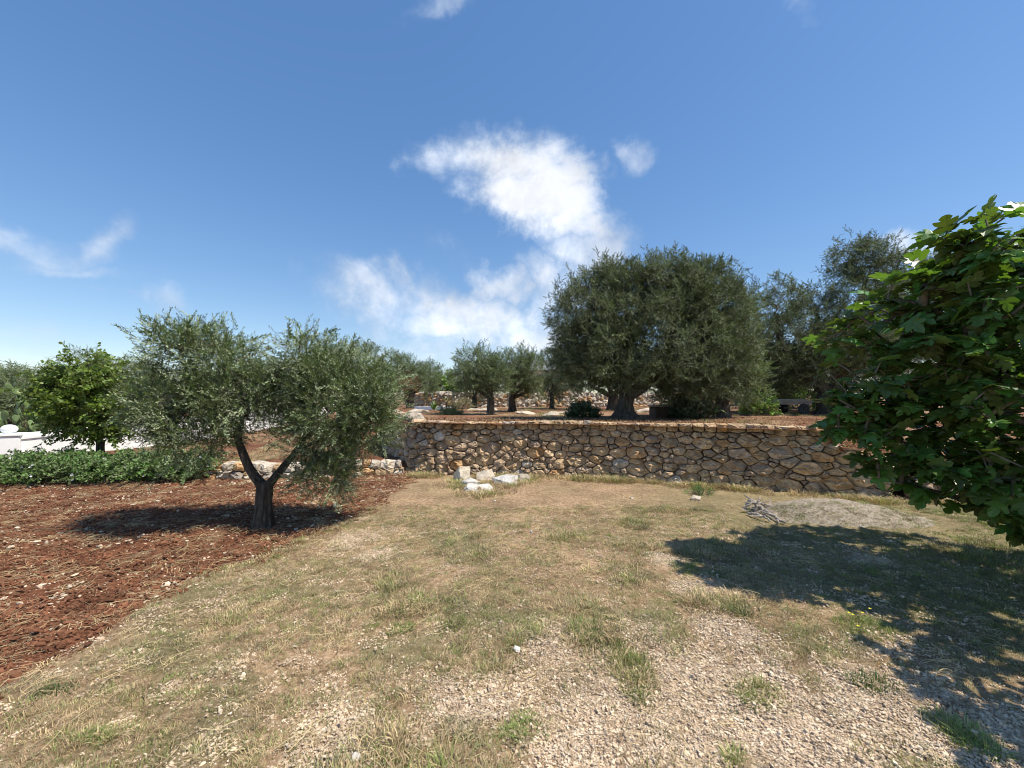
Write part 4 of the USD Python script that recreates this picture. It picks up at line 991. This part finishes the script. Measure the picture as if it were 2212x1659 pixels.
# ------------------------------------------------------------------ rocks
def rock(size, seed, n=16, flat=1.0, rough=.05):
    rng = np.random.default_rng(seed)
    p = rng.normal(0, 1, (n, 3)); p /= np.linalg.norm(p, axis=1, keepdims=True); p *= rng.uniform(.7, 1.05, (n, 1))
    m = trimesh.convex.convex_hull(p * np.asarray(size) / 2 * [1, 1, flat])
    m = m.subdivide().subdivide().subdivide()
    v = m.vertices; k = np.max(size)
    v = v + (meshkit.fbm(v / k * 5 + seed, 4, seed)[:, None] - .5) * k * rough * 3 * v / np.maximum(np.linalg.norm(v, axis=1, keepdims=True), 1e-6) + (np.abs(meshkit.noise(v / k * 9 + seed * 2, seed)[:, None] - .5) - .25) * k * rough * .8
    return v, m.faces
def place_rock(name, label, cat, dx, dy, size, seed, mat, rot=0.0, z=0.0, sink=.33, group=None, zg=0.0, n=14):
    v, f = rock(size, seed, n); c, s = math.cos(rot), math.sin(rot)
    v = v @ np.array([[c, -s, 0], [s, c, 0], [0, 0, 1.0]]).T
    p = on(dx, dy, zg); p[2] = tz(p[0], p[1])
    o = thing(name, label, cat, p, group)
    part('stone', (v + p + [0, 0, -v[:, 2].min() - sink * size[2] + z], f), M[mat], o, smooth=18)
G = None
place_rock('boulder', 'white boulder at the front of the rock heap, long and low', 'boulder', 1036, 1059, (.68, .42, .36), 201, 'white_rock', .2)
place_rock('boulder', 'white pointed boulder at the right of the rock heap', 'boulder', 1092, 1043, (.68, .44, .5), 208, 'white_rock', -.25, n=11)
place_rock('boulder', 'grey boulder leaning at the back left of the rock heap', 'boulder', 1000, 1036, (.42, .34, .5), 203, 'stone_pale', .5)
place_rock('boulder', 'rust tinted boulder in the middle back of the rock heap', 'boulder', 1050, 1034, (.6, .36, .42), 204, 'slab', .0)
place_rock('boulder', 'white boulder resting between the long one and the grey one', 'boulder', 1014, 1046, (.56, .38, .36), 205, 'white_rock', -.4)
place_rock('boulder', 'small grey boulder at the far right end of the rock heap', 'boulder', 1128, 1036, (.38, .26, .22), 206, 'stone_grey', .1)
place_rock('rock', 'reddish rock in the weeds at the foot of the wall', 'rock', 1502, 1078, (.22, .16, .16), 207, 'stone_pale', .3)
for dx, dy, w, lab, sd in ((1008, 1160, .075, 'white cube shaped stone alone in the dry grass left of centre', 211), (1148, 1150, .05, 'small white stone right of the cube shaped one', 212), (1117, 1405, .06, 'white chip of stone on the gravel in front of the centre', 213),
                           (1068, 1022 + 60, .06, 'pale stone in the grass before the rock heap', 214), (1365, 1075, .09, 'flat pale stone in front of the wall right of the heap', 215), (640, 1143, .07, 'pale stone in the shadow beside the young olive trunk', 216), (770, 1640, .06, 'white pebble in the grass at the bottom left of centre', 217)):
    place_rock('loose_stone', lab, 'stone', dx, dy, (w, w * .8, w * .7), sd, 'white_rock', sd, sink=.2)
for k, (dx, dy, y, w, dpt, lab) in enumerate(((1230, 884, 13.6, 1.5, .9, 'pale bedrock slab behind the round dark shrub'), (1190, 888, 12.2, .9, .4, 'low pale slab on the red soil left of the round shrub'), (1135, 886, 13.0, .9, .4, 'pale slab at the foot of the right twin olive'),
                                         (905, 884, 14.0, .9, .5, 'pale slab at the left end of the terrace'), (1400, 880, 14.5, 1.4, .6, 'pale slab between the two thick trunks'), (1045, 880, 16.5, 1.6, .5, 'long pale slab at the foot of the far wall'))):
    X = at(dx, 0, y)[0]; z = tz(X, y)
    v, f = rock((w, dpt, .3), 230 + k, 22)
    o = thing('rock_slab', lab, 'rock slab', (X, y, z)); part('stone', (v + [X, y, z + .0], f), M['slab'], o, smooth=30)
# ash mound
xs = np.linspace(-1.6, 1.6, 110); ys = np.linspace(-1.0, .9, 80)
V, F = sheet(xs + MOUND[0], ys + MOUND[1], lambda x, y: H0(x, y) - .03 + .23 * sstep(0, .9, mound_mask(x, y)) + .05 * (n2(x, y, 6, 61) - .5) + .03 * (n2(x, y, 22, 62) - .5) * (mound_mask(x, y) > 0) - .04 * (mound_mask(x, y) <= 0))
o = part('ash_mound', (V, F), M['ash'], smooth=True, label='low grey mound of ash and grit before the right end of the wall', cat='mound')
# dead branches
def dead_branch(label, pts, r, seed, forks=2):
    rng = np.random.default_rng(seed)
    P = []
    for (dx, dy, h) in pts:
        q = on(dx, dy); q[2] = float(H0(q[0], q[1])) + h; P.append((*q, r))
    P = np.array(P); P[:, 3] *= np.linspace(1, .55, len(P))
    o = thing('dead_branch', label, 'dead branch', P[0, :3])
    s = spline(P, 22); s[1:-1, :3] += rng.normal(0, .007, (20, 3))
    b = MB().add(*tube(s, 8, .15, seed))
    for k in range(forks):
        i = rng.integers(6, 17); d = rng.normal(0, .14, 3); d[2] = abs(d[2]) * .4
        b.add(*tube(spline([(*s[i, :3], r * .6), (*(s[i, :3] + d * .5), r * .45), (*(s[i, :3] + d), r * .2)], 8), 6, .1, seed + k))
    part('limb', b.out(), M['dead_wood'], o, smooth=True)
dead_branch('bleached branch with a stubby pale end at the back of the branch heap', [(1612, 1095, .05), (1630, 1098, .12), (1655, 1103, .06)], .03, 301)
dead_branch('longest bleached branch pointing towards the viewer beside the ash mound', [(1622, 1098, .12), (1650, 1112, .09), (1675, 1122, .05), (1697, 1132, .03)], .026, 302)
dead_branch('thin crooked branch crossing the top of the branch heap', [(1606, 1105, .06), (1628, 1106, .15), (1660, 1105, .11), (1690, 1112, .03)], .018, 303)
dead_branch('low branch lying flat at the left of the branch heap', [(1618, 1112, .03), (1640, 1120, .06), (1665, 1128, .03)], .02, 304)
dead_branch('short upright stub sticking out of the branch heap', [(1632, 1108, .02), (1634, 1107, .12), (1642, 1106, .20)], .022, 305, 1)

# ------------------------------------------------------------------ things at the back of the terrace
# flat farm cart
def cart():
    y = 12.9; a, b = at(1600, 0, y), at(1735, 0, y); z = tz(1.0 * (a[0] + b[0]) / 2, y)
    cx = (a[0] + b[0]) / 2; L = b[0] - a[0]
    t = thing('farm_cart', 'low flat farm cart with a wheel parked under the leaning olive', 'cart', (cx, y, z))
    for k in range(6): part('plank', rbox(L, .14, .03, .005, (cx, y - .4 + k * .165, z + .42)), M['plank'], t)
    for s in (-.36, .36): part('side_rail', rbox(L * .98, .05, .08, .006, (cx, y + s, z + .363)), M['metal'], t)
    part('drawbar', tube([(cx - L / 2 - .65, y, z + .25, .03), (cx - L / 2 + .1, y, z + .34, .035)], 8), M['metal'], t)
    part('axle', tube([(cx + L * .34, y - .46, z + .2, .025), (cx + L * .34, y + .46, z + .2, .025)], 8), M['metal'], t)
    for s in (-.47, .47):
        w = trimesh.creation.torus(.13, .045, 24, 10); w.apply_transform(trimesh.transformations.rotation_matrix(math.pi / 2, [1, 0, 0])); w.apply_translation((cx + L * .34, y + s, z + .174))
        wp = part('wheel', w, M['rubber'], t, smooth=True)
        d = trimesh.creation.cylinder(.09, .05, 20); d.apply_transform(trimesh.transformations.rotation_matrix(math.pi / 2, [1, 0, 0])); d.apply_translation((cx + L * .34, y + s, z + .174))
        part('rim', d, M['bark'], wp)
    for k in range(4):
        q = rbox(L * .9, .05, .05, .008, (cx - .05 * k, y - .25 + .12 * k, z + .464 + .002 * k), .03 * (k - 1.5))
        o = part('wooden_pole', q, M['plank'], label=['weathered pole lying on the cart, nearest the front edge', 'weathered pole lying second from the front on the cart', 'weathered pole lying third from the front on the cart', 'weathered pole lying along the back of the cart'][k], cat='pole')
cart()
y = 10.7; X = at(1440, 0, y)[0]; z = tz(X, y)
o = thing('stone_trough', 'dark stone block trough in the shade right of the thick trunk', 'trough', (X, y, z))
bx = rbox(.78, .5, .34, .025, (X, y, z + .13))
part('basin', bx, M['core'], o); part('rim', rbox(.84, .56, .05, .012, (X, y, z + .326)), M['stone_brown'], o)
# white kerb on the terrace
o = part('kerb', ribbon(spline([at(900, 0, 17.5)[:2], at(935, 0, 17.0)[:2], at(968, 0, 16.2)[:2]], 12), -.15, .15, np.full(12, 1.0), np.full(12, 1.32)), M['white_paint'], label='low white kerb at the left back of the terrace', cat='kerb')
o = thing('white_gatepost', 'white wall end showing behind the olive with withered twigs', 'wall', (*at(905, 0, 21.5)[:2], 1.2))
q = at(905, 0, 21.5); part('wall_block', rbox(.62, .3, .8, .02, (q[0], q[1] + 1.6, 1.6), .1), M['white_paint'], o); part('wall_cap', rbox(.68, .36, .06, .015, (q[0], q[1] + 1.6, 2.032), .1), M['white_paint'], o)
# house far behind
def house():
    y = 42.0; x0, x1 = at(1120, 0, y)[0], at(1240, 0, y)[0]; top = at(0, 800, y)[2]; cx = (x0 + x1) / 2; w = x1 - x0 + 2; z = 1.6
    t = thing('house', 'beige house with grey roof showing between the olives', 'house', (cx, y + 3, z))
    part('wall', rbox(w, 6, top - z + .6, .02, (cx, y + 3, (z - .6 + top) / 2)), M['house'], t)
    part('roof', trimesh.convex.convex_hull(np.array([(cx - w / 2 - .2, y - .25, top + .003), (cx + w / 2 + .2, y - .25, top + .003), (cx - w / 2 - .2, y + 6.2, top + .003), (cx + w / 2 + .2, y + 6.2, top + .003), (cx - w / 2, y + 2, top + 1.15), (cx + w / 2 - 1.0, y + 2, top + 1.15), (cx - w / 2, y + 6, top + 1.2), (cx + w / 2 - 1.0, y + 6, top + 1.2)])), M['roof'], t)
house()
# overhead cable at the left
for k, (dy0, dy1, lab) in enumerate(((770, 793, 'upper thin cable crossing the sky at the left edge'), (776, 799, 'lower thin cable crossing the sky at the left edge'))):
    a, b = at(-160, dy0 - 32, 40), at(170, dy1 + 12, 60)
    u = np.linspace(0, 1, 16)[:, None]; P = a * (1 - u) + b * u - np.array([0, 0, 1.0]) * np.sin(u * np.pi) * .5
    part('overhead_cable', tube(np.column_stack([P, np.full(16, .022)]), 6), M['wire'], label=lab, cat='cable')
# hose along the edge of the terrace
xs = np.linspace(at(1090, 0, 8.8)[0], at(1590, 0, 7.6)[0], 60); ys = wall_y(xs) + .42 + .05 * np.sin(xs * 2.1)
part('irrigation_hose', tube(np.column_stack([xs, ys, H1(xs, ys) + .022, np.full(60, .016)]), 7), M['hose'], smooth=True, label='thin brown hose lying along the top of the drystone wall', cat='hose')

# ------------------------------------------------------------------ ground cover
def blades(seed, n, h, w, spread, lean=.6, curl=.5, segs=2):
    rng = np.random.default_rng(seed); b = MB()
    for k in range(n):
        a = rng.uniform(0, 6.28); r = spread * math.sqrt(rng.random()); H = h * rng.uniform(.45, 1.1)
        base = np.array([r * math.cos(a), r * math.sin(a), -.006]); d = np.array([math.cos(a + rng.normal(0, .7)), math.sin(a + rng.normal(0, .7)), 0]); ln = lean * rng.uniform(.2, 1.3)
        side = np.array([-d[1], d[0], 0]) * w / 2 * rng.uniform(.7, 1.3)
        m = base + d * H * ln * .4 + [0, 0, H * .6]; t = base + d * H * ln * (1 + curl * .3) + [0, 0, H * (1 - .25 * curl * ln)]
        b.add(np.array([base - side, base + side, m + side * .75, m - side * .75, t]), [[0, 1, 2], [0, 2, 3], [3, 2, 4]])
    return b.out()
def straw(seed):
    rng = np.random.default_rng(seed); b = MB()
    for k in range(9):
        L = rng.uniform(.05, .16); a = rng.uniform(0, 6.28); c = rng.normal(0, .06, 2)
        u = np.linspace(-.5, .5, 4); P = np.column_stack([c[0] + u * L * math.cos(a), c[1] + u * L * math.sin(a) + .02 * np.cos(u * 4) , .008 + .014 * rng.random() + .02 * rng.random() * np.cos(u * 3)])
        b.add(*sticks(P[:-1], P[1:], np.full(3, .0011), np.full(3, .0011), 3))
    return b.out()
def pebbles(seed, n, size, spread):
    rng = np.random.default_rng(seed); b = MB()
    for k in range(n):
        m = trimesh.creation.icosphere(0, 1.0) if k % 2 or n > 10 and size > .01 else trimesh.creation.box((1.3, 1.3, 1.3))
        v = m.vertices * rng.uniform(.65, 1.3, (len(m.vertices), 1)) if len(m.vertices) > 8 else m.vertices + rng.normal(0, .22, m.vertices.shape)
        s = size * rng.lognormal(0, .35); a = rng.uniform(0, 6.28); c, s2 = math.cos(a), math.sin(a)
        v = v * [s * rng.uniform(.8, 1.3), s * rng.uniform(.6, 1.0), s * rng.uniform(.4, .75)]
        v = v @ np.array([[c, -s2, 0], [s2, c, 0], [0, 0, 1.0]]).T
        r = spread * math.sqrt(rng.random()); th = rng.uniform(0, 6.28)
        b.add(v + [r * math.cos(th), r * math.sin(th), s * .25], m.faces)
    return b.out()
def yaw(n, rng, tilt=.08):
    from scipy.spatial.transform import Rotation
    return Rotation.from_euler('zyx', np.column_stack([rng.uniform(0, 6.28, n), rng.normal(0, tilt, n), rng.normal(0, tilt, n)])).as_quat()
def sow(n, rng, x0, x1, y0, y1, prob, near=0.0):
    """random spots, kept with probability prob(x, y); near > 0 draws more of them near the viewer"""
    x = rng.uniform(x0, x1, n); y = y0 + (y1 - y0) * rng.random(n) ** (1 + near)
    k = rng.random(n) < prob(x, y)
    x, y = x[k], y[k]
    mm = mound_mask(x, y)
    return np.column_stack([x, y, terrain(x, y) + np.where(mm > 0, -.03 + .23 * sstep(0, .9, mm), 0)])
lawn = lambda x, y: (1 - red_mask(x, y)) * (y < wall_y(np.maximum(x, -2.2)) - .12)
yard = lambda x, y: (1 - red_mask(x, y)) * (y < wall_y(np.maximum(x, -2.2)) - .12) * (mound_mask(x, y) < .12)
rng = np.random.default_rng(400)
# gravel
p = sow(46000, rng, -3.2, 5.5, .9, 5.6, lambda x, y: yard(x, y) * (.06 + .9 * gravel_mask(x, y)), .8)
tagp = scatter('gravel', None, [(f'pb{i}', (lambda i=i: pebbles(i + 1, 34, .0043, .068)), M['gravel'], 'pebbles') for i in range(6)], p, yaw(len(p), rng), rng.uniform(.6, 1.4, len(p)))
tag(tagp, 'pale gravel showing through the dry grass of the yard', 'gravel', kind='stuff')
# dry and green grass
p = sow(82000, rng, -3.6, 8.0, .9, 8.6, lambda x, y: np.clip(lawn(x, y) + .18, 0, 1) * (y < wall_y(np.maximum(x, -2.2)) - .1) * (mound_mask(x, y) < .60 - 1.7 * (y - MOUND[1] - .05) + .7 * (n2(x, y, 4, 78) - .5)) * np.clip(.85 - .78 * gravel_mask(x, y), 0, 1) * (.30 + .7 * sstep(.36, .6, n2(x, y, 2.9, 71))) * sstep(-3.9, -2.4, x - .6 * n2(x, y, 3, 73)), .3)
k = rng.random(len(p)); gm = green_mask(p[:, 0], p[:, 1])
idx = np.where(k < .50 - .42 * gm, rng.integers(0, 3, len(p)), np.where(k < .74 - .1 * gm, 3 + rng.integers(0, 2, len(p)), 5 + rng.integers(0, 2, len(p))))
protos = [(f'dg{i}', (lambda i=i: blades(i + 1, 26, .05, .0035, .075, 1.1)), M['dry'], 'dry_tuft') for i in range(3)] + [(f'sg{i}', (lambda i=i: blades(i + 11, 26, .042, .004, .07, 1.0)), M['sage'], 'grey_tuft') for i in range(2)] + [(f'gg{i}', (lambda i=i: blades(i + 21, 24, .05, .0038, .065, .8)), M['grass'], 'green_tuft') for i in range(2)]
tagp = scatter('grass', None, protos, p, yaw(len(p), rng), rng.uniform(.5, 1.0, len(p)) * (.75 + .8 * sstep(.5, .7, n2(p[:, 0], p[:, 1], 1.9, 77))), idx=idx)
tag(tagp, 'short sparse half dry grass over the yard', 'grass', kind='stuff')
# clods, stones and straw on the red field
fieldp = lambda x, y: red_mask(x, y) * (y < low_y(x) - .1)
p = sow(16000, rng, -11, -1.7, 1.2, 8.7, lambda x, y: fieldp(x, y) * .8, .3)
tagp = scatter('soil_clods', None, [(f'cl{i}', (lambda i=i: pebbles(i + 31, 22, .009, .11)), M['clod'], 'clods') for i in range(4)], p, yaw(len(p), rng), np.clip(rng.lognormal(-.1, .4, len(p)), .4, 1.7))
tag(tagp, 'crumbly red clods of the tilled field', 'soil clods', kind='stuff')
p = sow(7500, rng, -11, -1.5, 1.2, 8.7, lambda x, y: fieldp(x, y) * (.25 + .6 * sstep(.4, .6, n2(x, y, 1.5, 81))), .3)
tagp = scatter('field_stones', None, [(f'fs{i}', (lambda i=i: pebbles(i + 41, 4, .011, .13)), M['field_stone'], 'stones') for i in range(5)], p, yaw(len(p), rng), rng.lognormal(-.38, .42, len(p)))
tag(tagp, 'scattered pale stones lying on the red field', 'stones', kind='stuff')
p = sow(7000, rng, -11, 3.5, 1.2, 8.7, lambda x, y: np.where(red_mask(x, y) > .5, .6, .25) * (y < wall_y(np.maximum(x, -2.2)) - .1) * (y < np.where(x < -2.2, low_y(x), 99)), .3)
tagp = scatter('dry_straw', None, [(f'st{i}', (lambda i=i: straw(i + 1)), M['dry'], 'straw') for i in range(4)], p, yaw(len(p), rng), rng.uniform(.7, 1.3, len(p)))
tag(tagp, 'bits of dry straw strewn over soil and grass', 'straw', kind='stuff')
# slope at the left and the terrace
p = sow(5200, rng, -10, -2.4, 8.6, 17, lambda x, y: .7 * (1 - shapely.contains_xy(TERRACE, x, y)) * sstep(.35, .55, n2(x, y, 1.2, 91)), .6)
tagp = scatter('slope_grass', None, [protos[0], protos[1], protos[3]], p, yaw(len(p), rng), rng.uniform(.9, 1.8, len(p)))
tag(tagp, 'dry grass on the slope behind the low stone wall', 'grass', kind='stuff')
def chips(seed):
    rng = np.random.default_rng(seed); b = MB()
    for k in range(12):
        a = rng.uniform(0, 6.28); e = rng.normal(.2, .35); d = np.array([math.cos(a) * math.cos(e), math.sin(a) * math.cos(e), math.sin(e)])
        sd = np.cross(d, [rng.normal(0, .4), 0, 1.0]); sd /= np.linalg.norm(sd)
        b.add(*leaf(np.array([*rng.normal(0, .07, 2), .012]), d, sd, rng.uniform(.03, .08), rng.uniform(.006, .016)))
    return b.out()
p = sow(13000, rng, -3, 7.5, 6.2, 10.4, lambda x, y: shapely.contains_xy(TERRACE, x, y) * (.95 - .8 * sstep(.7, 1.8, y - wall_y(np.maximum(x, -2.2)))) * (y > wall_y(np.maximum(x, -2.2)) + .36), 0)
tagp = scatter('leaf_litter', None, [(f'ch{i}', (lambda i=i: chips(i + 1)), M['litter'], 'litter') for i in range(3)], p, yaw(len(p), rng), rng.uniform(.6, 1.2, len(p)))
tag(tagp, 'reddish dry leaf litter along the edge of the terrace', 'leaf litter', kind='stuff')
p = sow(4200, rng, -4.5, 10, 7, 20, lambda x, y: shapely.contains_xy(TERRACE, x, y) * .8 * sstep(.42, .6, n2(x, y, .9, 95)), .6)
tagp = scatter('terrace_grass', None, [protos[0], protos[2], protos[3], protos[5]], p, yaw(len(p), rng), rng.uniform(.9, 1.9, len(p)))
tag(tagp, 'tufts of dry grass over the olive terrace', 'grass', kind='stuff')

# taller straw and weeds along the foot of the wall
p = sow(30000, rng, -2.3, 8.5, 5.8, 8.7, lambda x, y: (y < wall_y(np.maximum(x, -2.2)) - .07) * (y > wall_y(np.maximum(x, -2.2)) - .42) * (mound_mask(x, y) < .1) * .5 * sstep(.4, .62, n2(x, y, 1.6, 97)), 0)
tagp = scatter('wall_foot_grass', None, [protos[0], protos[1], protos[2], protos[5]], p, yaw(len(p), rng), rng.uniform(1.0, 2.6, len(p)))
tag(tagp, 'tall dry grass along the foot of the drystone wall', 'grass', kind='stuff')

rp = np.array([on(dx, dy)[:2] for dx, dy in ((1036, 1066), (1092, 1050), (1000, 1042), (1060, 1052), (1128, 1042), (1014, 1054), (1050, 1068), (990, 1050))])
q = rp[rng.integers(0, len(rp), 260)] + rng.normal(0, .17, (260, 2)); q = q[q[:, 1] < wall_y(np.maximum(q[:, 0], -2.2)) - .1]
p = np.column_stack([q, terrain(q[:, 0], q[:, 1])])
tagp = scatter('rock_foot_grass', None, [protos[0], protos[1], protos[5]], p, yaw(len(p), rng), rng.uniform(.8, 2.2, len(p)))
tag(tagp, 'dry grass grown up around the white rock heap', 'grass', kind='stuff')

# single clumps that stand out
def clump(label, dx, dy, rx, ry, h, n, seed, mat='grass', mix='dry', flowers=0):
    rng = np.random.default_rng(seed); c = on(dx, dy); c[2] = float(H0(c[0], c[1]))
    h *= .78; kx = D2 / FPX * c[1]; RX = rx * kx * 1.15; RY = ry * D2 * c[1] ** 2 / (EYE * FPX)
    t = thing('grass_clump', label, 'grass clump', c)
    for nm, mt, m in (('blades', mat, n), ('dry_blades', mix, n // 3)):
        b = MB()
        for k in range(m):
            a = rng.uniform(0, 6.28); r = math.sqrt(rng.random())
            x, y_ = c[0] + RX * r * math.cos(a), c[1] + RY * r * math.sin(a)
            v, f = blades(seed * 97 + k, 13, h * (1.1 - .5 * r), .0042, .035, .8)
            b.add(v + [x, y_, float(H0(x, y_))], f)
        part(nm, b.out(), M[mt], t, kind='stuff')
    if flowers:
        b = MB()
        for k in range(flowers):
            q = c + np.array([rng.uniform(-RX, RX), rng.uniform(-RY, RY), h * rng.uniform(.8, 1.2)])
            for a in range(5):
                d = np.array([math.cos(a * 1.257), math.sin(a * 1.257), .4]); d /= np.linalg.norm(d)
                b.add(*leaf(q, d, np.cross(d, [0, 0, 1.0]), .012, .010))
        part('flowers', b.out(), M['yellow'], t, kind='stuff')
clump('tallest lush clump of green grass right of centre on the gravel', 1365, 1455, 38, 60, .10, 70, 501)
clump('grass clump streaming up and left from the tallest lush clump', 1300, 1360, 45, 60, .07, 60, 502)
clump('dense clump of green grass at the bottom right corner of the yard', 2085, 1590, 40, 50, .09, 60, 503)
clump('low green clump at the bottom edge left of the gravel', 1130, 1575, 45, 30, .06, 45, 504)
clump('wide low green clump left of the bottom gravel patch', 1000, 1580, 65, 28, .05, 50, 505, 'sage')
clump('green clump on the right hand gravel below the shade', 1640, 1500, 45, 40, .075, 45, 506)
clump('clump with small yellow flowers at the edge of the fig shade', 1860, 1355, 50, 26, .07, 45, 507, 'grass', 'grass', 5)
clump('bright green tuft in the middle of the lawn left of centre', 865, 1358, 26, 12, .06, 24, 508, 'bright_green')
clump('bright green tuft just right of the one left of centre', 985, 1350, 26, 16, .06, 24, 509)
clump('dark low tuft at the left edge between soil and lawn', 120, 1490, 38, 12, .05, 26, 510, 'green', 'sage')
clump('yellowish tuft in the lower left of the lawn', 210, 1590, 42, 18, .06, 30, 511)
clump('dark green tuft in the fig shade right of the gravel strip', 1590, 1320, 26, 14, .07, 24, 512, 'green', 'grass')
clump('sprawling dark tuft in front of the fig shade', 1890, 1480, 40, 22, .07, 32, 513, 'green', 'grass')
clump('small grassy tuft at the very bottom right of centre', 1585, 1640, 18, 14, .08, 14, 514)
clump('green tuft at the left of the white rock heap', 990, 1050, 18, 8, .10, 14, 515, 'green', 'dry')
clump('long wisp of green grass beside the gravel strip in the upper lawn', 1480, 1228, 30, 14, .08, 24, 516, 'grass', 'sage')
